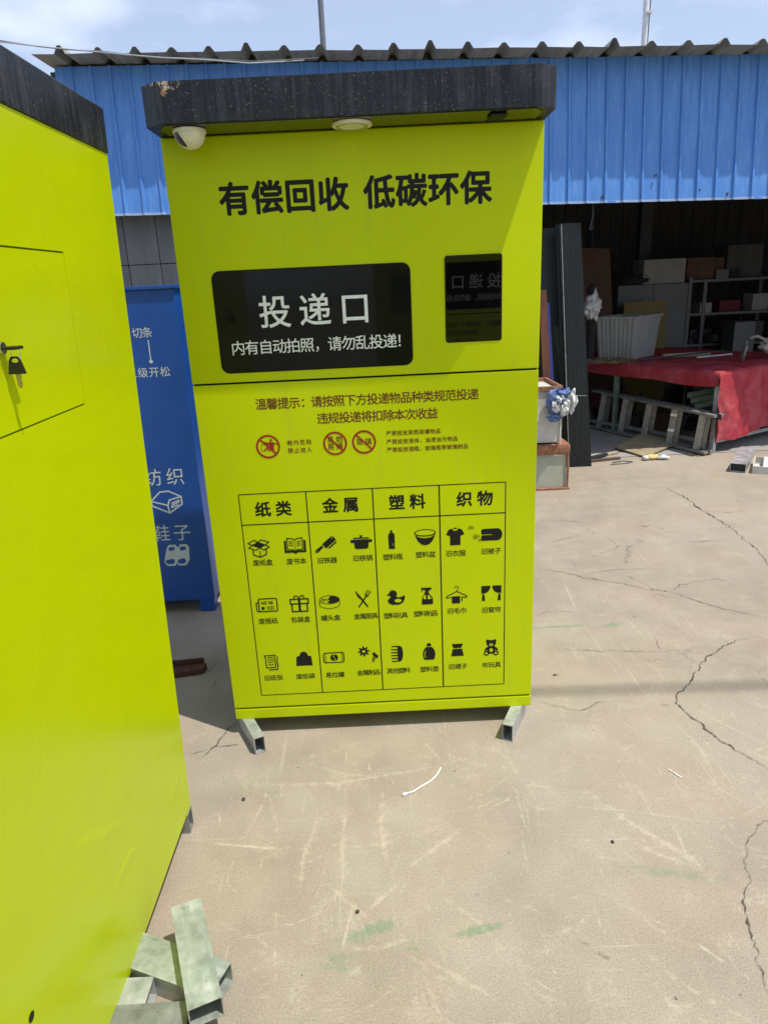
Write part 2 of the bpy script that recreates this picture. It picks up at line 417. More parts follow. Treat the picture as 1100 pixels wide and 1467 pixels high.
# ---- 2-D shapes on a plane
def arc(cx, cy, rx, ry=None, a0=0, a1=360, n=20):
    ry = ry or rx
    full = abs(a1-a0) >= 360
    return [(cx+rx*math.cos(R(a0+(a1-a0)*k/(n if full else n-1))), cy+ry*math.sin(R(a0+(a1-a0)*k/(n if full else n-1)))) for k in range(n)]
def rrect(x0, x1, y0, y1, r, n=5):
    return (arc(x1-r, y1-r, r, r, 0, 90, n)+arc(x0+r, y1-r, r, r, 90, 180, n)+arc(x0+r, y0+r, r, r, 180, 270, n)+arc(x1-r, y0+r, r, r, 270, 360, n))
def rect(x0, x1, y0, y1): return [(x0,y0),(x1,y0),(x1,y1),(x0,y1)]
def stroke(pts, wd, closed=False):      # one polygon per stroke (open) or a ring (closed)
    P = [Vector((*p, 0)) for p in pts]; n = len(P); L = []; Rr = []
    for i in range(n):
        a = P[(i-1) % n] if (closed or i > 0) else P[i]; b = P[(i+1) % n] if (closed or i < n-1) else P[i]
        d1 = (P[i]-a); d2 = (b-P[i])
        d = (d1.normalized() if d1.length else Vector()) + (d2.normalized() if d2.length else Vector())
        if d.length < 1e-6: d = d2 if d2.length else d1
        d.normalize(); nn = Vector((-d.y, d.x, 0)); k = 1.0
        if d1.length and d2.length:
            c_ = max(.5, nn.dot(Vector((-d1.y, d1.x, 0)).normalized())); k = 1/c_
        L.append((P[i].x+nn.x*wd/2*k, P[i].y+nn.y*wd/2*k)); Rr.append((P[i].x-nn.x*wd/2*k, P[i].y-nn.y*wd/2*k))
    if closed: return [L, Rr] if abs(area(L)) > abs(area(Rr)) else [Rr, L]
    return [L+Rr[::-1]]
def area(p): return sum(p[i][0]*p[(i+1) % len(p)][1]-p[(i+1) % len(p)][0]*p[i][1] for i in range(len(p)))/2
class Art:      # flat artwork: list of (outer, *holes)
    def __init__(s): s.g = []
    def p(s, outer, *holes): s.g.append((outer, *holes)); return s
    def s(s, pts, wd, closed=False):
        q = stroke(pts, wd, closed); s.g.append(tuple(q)); return s
def paint(art, fn, mb=None):
    mb = mb or MB()
    for i, g in enumerate(art.g):
        mb.prism(g[0], g[1:], lambda u, v, d, i=i: fn(u, v, .00004*i), 0)
    return mb

# ---- lettering: glyphs of Blender's own font, flattened to a mesh
_gl = {}
DG = None
def glyph(ch, bold):
    k = (ch, bold)
    if k in _gl: return _gl[k]
    cu = bpy.data.curves.new('glyph', 'FONT'); cu.body = ch; cu.size = 1; cu.offset = bold; cu.resolution_u = 3; cu.fill_mode = 'FRONT'
    ob = bpy.data.objects.new('glyph', cu); COL.objects.link(ob)
    dg = bpy.context.evaluated_depsgraph_get(); dg.update()
    me = ob.evaluated_get(dg).to_mesh()
    V = [(v.co.x, v.co.y) for v in me.vertices]; F = [tuple(p.vertices) for p in me.polygons]
    ob.evaluated_get(dg).to_mesh_clear()
    bpy.data.objects.remove(ob); bpy.data.curves.remove(cu)
    _gl[k] = (V, F); return V, F
# em box of a full-width glyph, measured on a square character
_v, _ = glyph('国', 0)
GX0, GX1 = min(p[0] for p in _v), max(p[0] for p in _v); GY0, GY1 = min(p[1] for p in _v), max(p[1] for p in _v)
GW = max(GX1-GX0, GY1-GY0)/.90; GCX, GCY = (GX0+GX1)/2, (GY0+GY1)/2
def text(mb, s, x0, x1, yc, h, fn, bold=0, slant=0, wide=1.0):
    """characters of height h, centred on yc, spread evenly from x0 to x1"""
    n = len(s); k = h/GW/.93
    w_ = h*wide*.93
    step = (x1-x0-w_)/(n-1) if n > 1 else 0
    for i, ch in enumerate(s):
        if ch == ' ': continue
        V, F = glyph(ch, 0); cx = x0+w_/2+step*i
        if ch in '，：、！,:!':
            mxx = min(p[0] for p in V); off = (GX0-.02*GW)
            P = [(cx-w_*.42+(p[0]-mxx)*k*wide+w_*(.0 if ch in '，、,' else (.0 if ch in '！!' else .08)), yc+(p[1]-GCY)*k) for p in V]
        else:
            P = [(cx+(p[0]-GCX)*k*wide, yc+(p[1]-GCY)*k+(cx-x0)*slant) for p in V]
        mb.add([fn(p[0], p[1], 0) for p in P], F)
        if bold:        # heavier face: the glyph dilated by shifted copies, each a hair deeper
            for q in range(8):
                dx, dy = math.cos(q*math.pi/4)*bold*h, math.sin(q*math.pi/4)*bold*h
                mb.add([fn(p[0]+dx, p[1]+dy, -.00003*(q+1)) for p in P], F)
    return mb

G0 = .004
# ------------------------------------------------------------------ setting
def sheet(x0, x1, y0, y1, z): return MB().add([(x0,y0,z),(x1,y0,z),(x1,y1,z),(x0,y1,z)], [(0,1,2,3)])
struct(build('shed_floor', sheet(-2.2, 6.3, 5.98, 10.2, .004), 'shed_slab', origin=(0,0,0)))

CRACKS=[
[(2.134, 5.051), (2.154, 4.901), (2.178, 4.732), (2.158, 4.447), (2.174, 4.204), (2.179, 4.057), (2.155, 3.903), (2.146, 3.723), (2.122, 3.608), (2.094, 3.499), (2.055, 3.354)],
[(1.853, 5.1), (1.977, 5.03), (2.101, 4.968)],
[(1.40, 5.30), (1.8, 5.31), (2.098, 5.308), (2.316, 5.335), (2.49, 5.316)],
[(0.811, 3.597), (0.899, 3.555), (0.98, 3.499), (1.058, 3.439), (1.144, 3.377), (1.241, 3.324), (1.339, 3.25), (1.449, 3.192), (1.475, 3.15), (1.536, 3.069), (1.6, 3.002), (1.657, 2.949), (1.718, 2.909), (1.764, 2.882), (1.841, 2.841)],
[(1.058, 3.439), (1.146, 3.494), (1.27, 3.509), (1.435, 3.504), (1.585, 3.465)],
[(1.454, 3.205), (1.518, 3.277), (1.608, 3.303), (1.736, 3.335), (1.775, 3.275), (1.78, 3.207)],
[(0.688, 3.03), (0.727, 3.014), (0.754, 3.039), (0.831, 3.054), (0.917, 3.022)],
[(0.703, 2.701), (0.756, 2.686), (0.891, 2.66), (1.05, 2.634), (1.158, 2.624), (1.232, 2.622), (1.345, 2.584)],
[(1.633, 2.711), (1.549, 2.696), (1.476, 2.664), (1.418, 2.623), (1.362, 2.582), (1.291, 2.527), (1.241, 2.455), (1.181, 2.387), (1.146, 2.336), (1.109, 2.309), (1.073, 2.261), (1.06, 2.24), (1.07, 2.198), (1.084, 2.156), (1.098, 2.115), (1.106, 2.063), (1.131, 1.989), (1.162, 1.933), (1.189, 1.895), (1.203, 1.851), (1.231, 1.801)],
[(1.192, 2.771), (1.172, 2.694), (1.156, 2.624)],
[(0.532, 2.309), (0.578, 2.292), (0.605, 2.264), (0.642, 2.25), (0.67, 2.233), (0.709, 2.227), (0.741, 2.253), (0.781, 2.275), (0.87, 2.271)],
[(1.009, 2.245), (1.044, 2.23)],
[(1.628, 3.846), (1.777, 3.862), (1.952, 3.875), (2.123, 3.878)],
[(1.143, 1.646), (1.085, 1.633), (1.041, 1.613), (0.987, 1.557), (0.943, 1.488), (0.921, 1.432), (0.875, 1.362), (0.849, 1.297), (0.838, 1.243), (0.822, 1.185), (0.809, 1.131), (0.794, 1.074), (0.774, 1.027)],
[(-0.591, 2.248), (-0.617, 2.203), (-0.639, 2.144), (-0.657, 2.093), (-0.68, 2.067), (-0.7, 2.046)],
[(-0.731, 2.071), (-0.693, 2.09), (-0.662, 2.099)],
[(-0.636, 2.115), (-0.599, 2.112), (-0.56, 2.12)],
[(-0.789, 2.769), (-0.783, 2.698), (-0.779, 2.622)],
[(-0.748, 2.579), (-0.738, 2.516), (-0.762, 2.51)],
[(1.462, 2.734), (1.471, 2.694), (1.476, 2.664)],
[(2.152, 4.434), (2.254, 4.371), (2.377, 4.385), (2.507, 4.355)],
[(1.002, 4.378), (1.232, 4.344), (1.334, 4.298)],
[(0.998, 3.968), (1.275, 4.097)],
]
WIDE = {0: .016, 8: .011, 13: .006, 3: .009, 14: .009}
cm = MB()
for ci, line in enumerate(CRACKS):
    w0 = WIDE.get(ci, .0055)*.58
    pts = []
    for a, b in zip(line, line[1:]):
        n = max(2, int(math.dist(a, b)/.009))
        for k in range(n): pts.append((a[0]+(b[0]-a[0])*k/n, a[1]+(b[1]-a[1])*k/n))
    pts.append(line[-1]); m = len(pts); Lv = []; Rv = []
    for i, p in enumerate(pts):
        a = pts[max(0, i-1)]; b = pts[min(m-1, i+1)]; d = Vector((b[0]-a[0], b[1]-a[1])).normalized(); nn = Vector((-d.y, d.x))
        jit = noise.noise(Vector((p[0]*22, p[1]*22, ci)))*.016 + noise.noise(Vector((p[0]*70, p[1]*70, ci)))*.007 + random.uniform(-.002, .002)
        q = Vector(p)+nn*jit
        wd = w0*(.25+.9*abs(noise.noise(Vector((p[0]*9, p[1]*9, 3.3+ci))))*1.6)*min(1, 4*min(i, m-1-i)/m+.12)
        wd *= random.uniform(.45, 1.5)*(2.2 if random.random() < .03 else 1)
        Lv.append((q.x+nn.x*wd/2, q.y+nn.y*wd/2, G0)); Rv.append((q.x-nn.x*wd/2, q.y-nn.y*wd/2, G0))
    cm.add(Lv+Rv, [(i, i+1, m+i+1, m+i) for i in range(m-1)])
struct(build('ground_cracks', cm, 'crack_soil', origin=(0,0,0)))

SCUFFS=[
(0.0025, [(0.377, 1.821), (0.376, 1.661), (0.39, 1.594)]), (0.0015, [(0.361, 1.651), (0.344, 1.456)]),
(0.002, [(0.34, 1.35), (0.347, 1.217), (0.354, 1.14)]), (0.0034, [(0.523, 1.735), (0.69, 1.708), (0.921, 1.643)]),
(0.0035, [(0.911, 1.93), (0.996, 1.805), (1.089, 1.655)]), (0.0039, [(1.123, 2.191), (1.202, 2.072), (1.272, 1.978)]),
(0.0025, [(0.764, 1.814), (0.762, 1.625)]), (0.0024, [(0.809, 1.668), (0.796, 1.558)]), (0.0017, [(0.883, 1.826), (0.881, 1.736)]),
(0.0037, [(1.073, 2.033), (1.071, 1.955)]), (0.0023, [(0.622, 1.558), (0.659, 1.505)]), (0.0021, [(0.618, 1.334), (0.662, 1.307)]),
(0.0059, [(0.707, 1.258), (0.755, 1.199)]), (0.003, [(1.24, 2.181), (1.237, 2.111)]),
(0.03, [(0.602, 1.793), (0.688, 1.653), (0.807, 1.516), (0.826, 1.437)]), (0.0125, [(0.567, 1.163), (0.584, 1.11), (0.646, 1.107)]),
(0.0017, [(0.976, 1.925), (0.91, 1.778)]), (0.0027, [(0.856, 1.912), (0.862, 1.855)]), (0.002, [(1.116, 2.062), (1.194, 2.097)]),
(0.0124, [(0.258, 1.728), (0.336, 1.772), (0.374, 1.808)]), (0.02, [(0.64, 1.611), (0.713, 1.542), (0.812, 1.476)]),
(0.0046, [(0.812, 1.645), (0.794, 1.487)]), (0.0032, [(0.143, 1.185), (0.197, 1.151)]), (0.0052, [(0.296, 1.187), (0.335, 1.155)]),
(0.002, [(0.447, 1.201), (0.514, 1.201)]), (0.0017, [(-0.299, 1.878), (-0.298, 1.683)]), (0.0015, [(-0.206, 1.622), (-0.221, 1.484), (-0.25, 1.389)]),
(0.018, [(-0.248, 1.737), (-0.277, 1.595), (-0.279, 1.488)]), (0.0215, [(-0.164, 1.804), (-0.169, 1.62), (-0.16, 1.504)]),
(0.022, [(-0.048, 1.834), (-0.054, 1.667), (-0.04, 1.55)]), (0.014, [(-0.5, 1.899), (-0.195, 1.891), (0.057, 1.935), (0.261, 1.985)]),
(0.009, [(-0.214, 1.493), (-0.127, 1.407), (-0.076, 1.354)]), (0.006, [(-0.134, 1.399), (-0.155, 1.288)]), (0.0078, [(-0.549, 1.654), (-0.362, 1.621)]),
(0.016, [(0.046, 1.255), (0.18, 1.158)]), (0.0025, [(-0.269, 1.2), (-0.257, 1.116)]), (0.002, [(-0.39, 1.176), (-0.315, 1.176)]),
(0.002, [(-0.324, 1.312), (-0.309, 1.202)]), (0.0126, [(0.009, 1.499), (-0.112, 1.373)]), (0.0019, [(-0.291, 1.142), (-0.133, 1.138)]),
(0.0027, [(-0.442, 1.326), (-0.439, 1.244)]), (0.0166, [(0.027, 1.536), (0.183, 1.663)]), (0.0115, [(-0.135, 1.214), (-0.103, 1.248)]),
(0.0047, [(-0.094, 1.989), (-0.089, 1.938)]), (0.0022, [(0.114, 1.502), (0.109, 1.447)]), (0.0043, [(-0.563, 1.782), (-0.546, 1.721)]),
(0.0134, [(0.105, 2.081), (0.151, 1.986)]), (0.0032, [(1.056, 3.097), (1.146, 3.24)]), (0.0037, [(1.123, 2.949), (1.138, 2.717)]),
(0.0035, [(0.932, 2.642), (0.957, 2.497)]), (0.0031, [(1.038, 3.252), (1.064, 3.121)]), (0.0052, [(0.943, 3.401), (0.918, 3.064)]),
(0.0035, [(1.486, 3.847), (1.463, 3.579)]), (0.0022, [(1.647, 3.418), (1.775, 3.417)]), (0.002, [(1.252, 2.327), (1.294, 2.179)]),
(0.002, [(1.24, 2.184), (1.229, 2.098)]),
]
for _ in range(240):      # the short random nicks of a working yard
    x = random.uniform(-.55, 1.5); y = random.uniform(1.0, 2.2) if random.random() < .8 else random.uniform(2.2, 4)
    a = random.choice((1.5, 1.75, .3, -.5))+random.uniform(-.35, .35); l = random.uniform(.015, .09)
    SCUFFS.append((random.uniform(.0008, .0024), [(x, y), (x+math.cos(a)*l, y+math.sin(a)*l)]))
broad = [(s[0]*.8, .6, s[1]) for s in SCUFFS if s[0] >= .0085]+[(s[0]*2.6, .3, s[1]) for s in SCUFFS if s[0] >= .0085]
broad += [(max(s[0]*1.1, .0034), min(.95, .5+s[0]*90), s[1]) for s in SCUFFS if s[0] < .0085]
rb = random.Random(11)
for _ in range(110):
    x = rb.uniform(-.5, 1.35); y = rb.uniform(.9, 2.3); a = rb.choice((1.6, .15, -.7, 2.3))+rb.uniform(-.3, .3); l = rb.uniform(.1, .4)
    broad.append((rb.uniform(.003, .016), rb.uniform(.2, .5), [(x, y), (x+math.cos(a)*l*.5, y+math.sin(a)*l*.5), (x+math.cos(a+.15)*l, y+math.sin(a+.15)*l)]))
GREEN = [(.034,.9,[(-.16,1.315),(-.06,1.34),(-.02,1.36)]), (.026,1.0,[(.12,1.312),(.19,1.322),(.25,1.338)]), (.05,.65,[(-.2,1.25),(-.12,1.255)]), (.014,.5,[(-.02,1.29),(.06,1.27)]),
         (.03,1.0,[(1.0,2.878),(1.075,2.89)]), (.022,.9,[(.66,2.89),(.80,2.893),(.92,2.893)]), (.03,.55,[(1.53,2.89),(1.60,2.87)]), (.03,.6,[(1.72,4.51),(1.79,4.51)]), (.025,.5,[(2.04,4.495),(2.11,4.49)]), (.04,.6,[(.60,1.50),(.72,1.47),(.86,1.44)])]
OCHRE = [(.06,.9,[(2.58,5.25),(2.70,5.24)]), (.03,.6,[(2.74,5.22),(2.86,5.215)]), (.05,.25,[(-.12,1.17),(-.02,1.17)])]
DARK = [(.012,.8,[(.455,1.25),(.485,1.23)]), (.008,.7,[(.425,1.28),(.45,1.265)]), (.012,.5,[(1.07,1.755),(1.11,1.75)]), (.02,.35,[(1.09,2.33),(1.11,2.29)]), (.025,.35,[(1.42,2.62),(1.45,2.65)]), (.012,.5,[(1.13,2.40),(1.17,2.44)])]
def axis(*spans):
    v = []
    for a, b_, st in spans: v += list(np.arange(a, b_, st))
    return np.array(v+[spans[-1][1]])
gx = np.concatenate(([-150, -20, -3], axis((-.9, 1.5, .004), (1.5, 3.2, .015)), [6, 20, 150]))
gy = np.concatenate(([-60, -5], axis((.85, 2.4, .004), (2.4, 5.5, .01)), [9, 30, 240]))
GXX, GYY = np.meshgrid(gx, gy)
def field(lines, soft=.62):
    F = np.zeros_like(GXX)
    for wd, st, pts in lines:
        x0 = min(p[0] for p in pts)-wd*4; x1 = max(p[0] for p in pts)+wd*4; y0 = min(p[1] for p in pts)-wd*4; y1 = max(p[1] for p in pts)+wd*4
        i0, i1 = np.searchsorted(gx, (x0, x1)); j0, j1 = np.searchsorted(gy, (y0, y1))
        if i1 <= i0 or j1 <= j0: continue
        X = GXX[j0:j1, i0:i1]; Y = GYY[j0:j1, i0:i1]; D = np.full(X.shape, 9.0); T = np.zeros(X.shape); n = len(pts)-1
        for k, (a, b_) in enumerate(zip(pts, pts[1:])):
            dx, dy = b_[0]-a[0], b_[1]-a[1]; t_ = np.clip(((X-a[0])*dx+(Y-a[1])*dy)/(dx*dx+dy*dy), 0, 1)
            d = np.hypot(X-a[0]-t_*dx, Y-a[1]-t_*dy); m = d < D; D = np.where(m, d, D); T = np.where(m, (k+t_)/n, T)
        v = st*np.exp(-(D/(max(wd, .0034)*soft))**2)*(.35+.65*np.sin(np.pi*np.clip(T, .04, .96))**.6)
        F[j0:j1, i0:i1] = np.maximum(F[j0:j1, i0:i1], v)
    return F
gm = bpy.data.meshes.new('ground'); nxg, nyg = len(gx), len(gy)
co = np.stack((GXX, GYY, np.zeros_like(GXX)), -1).reshape(-1, 3)
ii = (np.arange(nyg-1)[:, None]*nxg+np.arange(nxg-1)[None, :]).ravel()
fc = np.stack((ii, ii+1, ii+nxg+1, ii+nxg), -1)
gm.vertices.add(len(co)); gm.vertices.foreach_set('co', co.ravel())
gm.loops.add(fc.size); gm.loops.foreach_set('vertex_index', fc.ravel().astype(np.int32))
gm.polygons.add(len(fc)); gm.polygons.foreach_set('loop_start', (np.arange(len(fc))*4).astype(np.int32)); gm.polygons.foreach_set('loop_total', np.full(len(fc), 4, np.int32))
gm.update()
for nm_, ln in (('scuff', broad), ('green', GREEN), ('ochre', OCHRE), ('dark', DARK)):
    at = gm.attributes.new(nm_, 'FLOAT', 'POINT'); at.data.foreach_set('value', field(ln).ravel().astype(np.float32))
gm.materials.append(M['concrete'])
go_ = bpy.data.objects.new('ground', gm); COL.objects.link(go_); struct(go_)
# ------------------------------------------------------------------ the recycling cabinet facing the camera
CX0, CX1, YF, YB = -.577, .503, 2.18, 2.93
ZB, ZS, ZT = .066, 1.282, 1.977
def icons():
    A = {}
    # opened carton
    a = Art(); a.p([(-.55,.22),(-.05,.5),(.62,.22),(.1,-.05)])
    a.s([(-.55,.22),(-.95,.42),(-.35,.72),(-.05,.5)], .09, True); a.s([(-.05,.5),(.28,.72),(.98,.48),(.62,.22)], .09, True)
    a.s([(-.55,.22),(-.92,-.02),(-.3,-.28),(.1,-.05)], .09, True); a.s([(.62,.22),(.98,-.02),(.42,-.28),(.1,-.05)], .09, True)
    a.s([(-.55,-.18),(-.55,-.72),(.08,-.98),(.66,-.7),(.66,-.16)], .1); a.s([(.08,-.3),(.08,-.95)], .08)
    A['open carton'] = ((-.426,.734), a)
    # open book
    a = Art(); a.p([(-1.0,.45),(-.8,.5),(-.8,-.5),(-.15,-.5),(0,-.66),(.15,-.5),(.8,-.5),(.8,.5),(1.0,.45),(1.0,-.72),(.2,-.72),(0,-.86),(-.2,-.72),(-1.0,-.72)])
    a.s([(0,.5),(-.2,.66),(-.7,.72),(-.7,-.4),(-.2,-.42),(0,-.58),(.2,-.42),(.7,-.4),(.7,.72),(.2,.66)], .09, True); a.s([(0,.42),(0,-.5)], .05)
    for z in (.42, .22, .02): a.s([(-.56,z),(-.35,z-.02),(-.16,z-.1)], .07); a.s([(.56,z),(.35,z-.02),(.16,z-.1)], .07)
    A['open book'] = ((-.304,.735), a)
    # cleaver
    a = Art(); rot_ = lambda p, c=math.cos(R(40)), s=math.sin(R(40)): (p[0]*c-p[1]*s, p[0]*s+p[1]*c)
    a.p([rot_(p) for p in [(-.2,.38),(.95,.38),(1.08,.25),(1.08,-.18),(-.2,-.18)]], [rot_(p) for p in arc(.9,.22,.07,n=10)])
    a.p([rot_(p) for p in [(-.12,-.26),(1.02,-.26),(.9,-.4),(.1,-.4)]])
    a.p([rot_(p) for p in [(-.3,.32),(-.3,.08),(-1.05,.02),(-1.18,.12),(-1.18,.26),(-1.05,.34)]], [rot_(p) for p in arc(-1.04,.17,.055,n=8)])
    A['cleaver'] = ((-.199,.728), a)
    # cooking pot
    a = Art(); a.p([(-.95,.2),(.95,.2),(1.0,.12),(1.0,-.02),(.92,-.1),(.68,-.1),(.62,-.62),(.5,-.72),(-.5,-.72),(-.62,-.62),(-.68,-.1),(-.92,-.1),(-1.0,-.02),(-1.0,.12)])
    a.p(rect(-.72,.72,.28,.4)); a.p([(-.1,.42),(.1,.42),(.1,.52),(.18,.62),(-.18,.62),(-.1,.52)])
    A['lidded cooking pot'] = ((-.081,.737), a)
    # tall bottle
    a = Art(); a.p([(-.28,-.9),(.28,-.9),(.3,.45),(.2,.68),(-.2,.68),(-.3,.45)], stroke([(.02,-.55),(.14,-.55),(.14,-.4),(.02,-.4)], .04, False)[0]); a.p(arc(0,.82,.12,.13,n=10))
    A['plastic bottle'] = ((.021,.738), a)
    # bowl
    a = Art(); a.p(arc(0,.42,1.0,.36,n=28), arc(0,.44,.9,.27,n=28)); a.p([(-.92,.2)]+arc(0,.3,.86,.4,195,345,12)+[(.92,.2),(.7,-.35),(.35,-.72),(0,-.8),(-.35,-.72),(-.7,-.35)])
    A['bowl'] = ((.134,.742), a)
    # shirt
    a = Art(); a.p([(-.3,.85),(-.18,.66),(0,.6),(.18,.66),(.3,.85),(.62,.72),(.85,.25),(.52,.12),(.48,.2),(.48,-.8),(-.48,-.8),(-.48,.2),(-.52,.12),(-.85,.25),(-.62,.72)])
    a.p(arc(0,.86,.2,.06,n=12)); A['short sleeved shirt'] = ((.235,.737), a)
    # folded quilt
    a = Art(); a.p([(-.85,.6),(.5,.62)]+arc(.5,.02,.5,.6,80,-80,9)+[(.5,-.56),(-.85,-.56),(-.95,-.48),(-.95,-.1),(-.88,-.02),(.05,-.02),(.05,.06),(-.88,.06),(-.95,.14),(-.95,.5)])
    A['folded quilt'] = ((.357,.739), a)
    # newspaper
    a = Art(); a.s(rrect(-.72,1.0,-.62,.7,.14,4), .11, True); a.s([(-.72,.3),(-.95,.3),(-.95,-.45),(-.85,-.6),(-.6,-.64)], .1)
    a.p(rect(-.5,-.2,-.42,-.14)); a.s([(0,-.16),(.72,-.16)], .08); a.s([(0,-.38),(.72,-.38)], .08)
    A['newspaper'] = ((-.421,.518), a)
    # gift box
    a = Art(); a.s(rect(-.85,.85,.02,.5), .13, True); a.s(rect(-.72,.72,-.78,.02), .13, True); a.p(rect(-.11,.11,-.72,.46))
    a.s([(0,.58),(-.15,.82),(-.4,.86),(-.48,.68),(-.44,.6)], .1); a.s([(0,.58),(.15,.82),(.4,.86),(.48,.68),(.44,.6)], .1)
    A['ribboned gift box'] = ((-.307,.518), a)
    # food can
    a = Art(); a.s(arc(0,.2,.95,.42,n=26), .06, True); a.p([(-.05,-.16)]+arc(0,.2,.92,.38,-70,80,12)+[(.1,.55),(-.15,.25),(.1,.1),(-.2,.05)])
    a.s([(-.95,.1),(-.95,-.2)]+arc(0,-.3,.95,.4,180,360,14)+[(.95,.1)], .06); a.s([(-.8,.2),(-.6,.35),(-.45,.15),(-.6,.05),(-.8,.2)], .06); a.s([(-.45,.2),(-.25,.32),(-.25,.05)], .06)
    A['flat food can'] = ((-.203,.521), a)
    # knife and fork
    a = Art(); a.p([(-.72,.9),(-.62,.86),(-.05,.08),(.5,-.78),(.38,-.86),(-.2,-.02),(-.5,.3)])
    a.p([(-.5,-.86),(-.38,-.78),(.12,0),(.38,.32),(.24,.16),(.02,-.1)]); a.s([(-.44,-.82),(.36,.36)], .13)
    for d in (-.16, 0, .16): a.s([(.34+d*.8,.4-d*.6),(.66+d*.9,.9-d*.6)], .07)
    a.s([(.2,.5),(.52,.28)], .12); A['crossed knife and fork'] = ((-.087,.524), a)
    # toy duck
    a = Art(); a.p([(-.75,.42),(-.55,.5),(-.5,.72),(-.22,.86),(.1,.74),(.22,.45),(.12,.18),(.3,.08),(.6,.12),(.92,.3),(.92,-.1),(.72,-.5),(.35,-.68),(-.3,-.68),(-.62,-.5),(-.72,-.2),(-.55,.02),(-.38,.14),(-.5,.28),(-.72,.26)], arc(.28,-.25,.34,.2,n=14))
    A['toy duck'] = ((.024,.522), a)
    # spray bottle
    a = Art(); a.p([(-.5,.86),(.45,.86),(.52,.7),(.3,.6),(.2,.42),(-.12,.42),(-.14,.62),(-.3,.66),(-.42,.44),(-.5,.46),(-.4,.68),(-.52,.7)])
    a.p([(-.16,.4),(.2,.4),(.3,.15),(.55,-.15),(.62,-.75),(.5,-.88),(-.4,-.88),(-.48,-.75),(-.42,-.15),(-.28,.1)], [(-.2,.12),(-.06,.16),(-.06,-.35),(-.3,-.3),(-.3,-.1)], [(.1,.14),(.2,.1),(.42,-.15),(.46,-.3),(.1,-.36)])
    A['trigger spray bottle'] = ((.133,.525), a)
    # hanger with towel
    a = Art(); a.s([(-.2,.72),(-.12,.88),(.08,.9),(.2,.76),(.12,.6),(0,.52),(0,.38)], .06)
    a.s([(0,.38),(-.9,-.08),(-.98,-.22),(-.84,-.28),(-.5,-.22)], .09); a.s([(0,.38),(.9,-.08),(.98,-.22),(.84,-.28),(.4,-.22)], .09)
    a.p(rect(-.46,.32,-.86,-.12)); a.p(rect(.44,.54,-.66,-.34)); A['towel on a hanger'] = ((.237,.523), a)
    # curtains
    a = Art(); a.p([(-.95,.72),(-.08,.72),(-.12,.42),(-.3,.12),(-.62,-.06),(-.95,-.06)]); a.p([(-.86,-.14),(-.68,-.14),(-.62,-.5),(-.58,-.82),(-.9,-.82)])
    a.p([(.95,.72),(.08,.72),(.12,.42),(.3,.12),(.62,-.06),(.95,-.06)]); a.p([(.86,-.14),(.68,-.14),(.62,-.5),(.58,-.82),(.9,-.82)]); A['pair of curtains'] = ((.357,.526), a)
    # sheets of paper
    a = Art(); a.s([(-.62,.72),(.42,.74),(.34,.3),(.42,-.2),(.36,-.6),(-.5,-.62),(-.54,-.1),(-.48,.3)], .1, True)
    for z in (.5, .24, -.02, -.3): a.s([(-.34,z),(.24,z+.02)], .08)
    a.s([(.64,.62),(.58,.1),(.62,-.4),(.56,-.82),(-.3,-.86)], .1); A['sheets of paper'] = ((-.426,.296), a)
    # paper bag
    a = Art(); a.p([(-.8,-.75),(.8,-.75),(.72,.25),(.42,.34)]+arc(0,.36,.4,.42,8,172,12)+[(-.42,.34),(-.72,.25)]); A['paper bag'] = ((-.309,.303), a)
    # drinks can
    a = Art(); a.s([(-.85,.5),(.85,.52),(.98,.38),(.98,-.42),(.85,-.56),(-.85,-.56),(-.98,-.42),(-.98,.36)], .1, True); a.s([(-.78,.46),(-.78,-.5)], .05); a.s([(.8,.46),(.8,-.5)], .05)
    a.p([(.02,.34)]+arc(.02,-.02,.36,.36,90,270,12)+[(.1,-.2),(-.08,.06)]); a.p([(.1,.34)]+arc(.08,-.02,.34,.36,80,-90,12)+[(.2,-.22),(.0,.08)])
    A['drinks can on its side'] = ((-.203,.303), a)
    # cog and screw
    a = Art(); g = []
    for k in range(32):
        r_ = .58 if (k % 4) in (0, 1) else .36; an = 2*math.pi*k/32; g.append((-.42+r_*math.cos(an), .42+r_*math.sin(an)))
    a.p(g, arc(-.42,.42,.16,n=12))
    a.p([(.34,.14),(.62,.3),(.72,.1),(.98,-.12),(.9,-.42),(.62,-.28)]); 
    for k in range(4): a.s([(.18-.05*k+.3,-.02-.2*k),(.62-.08*k+.12,-.32-.16*k)], .1)
    A['cog wheel and screw'] = ((-.08,.306), a)
    # comb
    a = Art(); a.p([(.28,.85),(.52,.7),(.62,.2),(.62,-.25),(.5,-.75),(.28,-.9),(-.5,-.9),(-.5,-.78),(.1,-.78),(.1,-.6),(-.55,-.56),(-.55,-.46),(.1,-.46),(.1,-.28),(-.55,-.24),(-.55,-.14),(.1,-.14),(.1,.04),(-.55,.08),(-.55,.18),(.1,.18),(.1,.36),(-.55,.4),(-.55,.5),(.1,.5),(.1,.7),(-.5,.76),(-.5,.85)])
    A['comb'] = ((.021,.306), a)
    # round jug
    a = Art(); a.p([(-.28,.5),(.28,.5),(.52,.2),(.62,-.3),(.52,-.82),(.42,-.9),(-.42,-.9),(-.52,-.82),(-.62,-.3),(-.52,.2)], [(-.36,.1),(-.28,.14),(-.4,-.3),(-.3,-.72),(-.4,-.66),(-.48,-.3)])
    a.p([(-.2,.58),(.2,.58),(.22,.78),(.12,.92),(-.12,.92),(-.22,.78)]); A['round plastic jug'] = ((.136,.308), a)
    # skirt
    a = Art(); a.p([(-.55,.62),(.55,.62),(.38,.16),(-.38,.16)]); a.p([(-.46,.06),(.46,.06),(.62,-.72),(-.62,-.72)]); A['skirt'] = ((.237,.311), a)
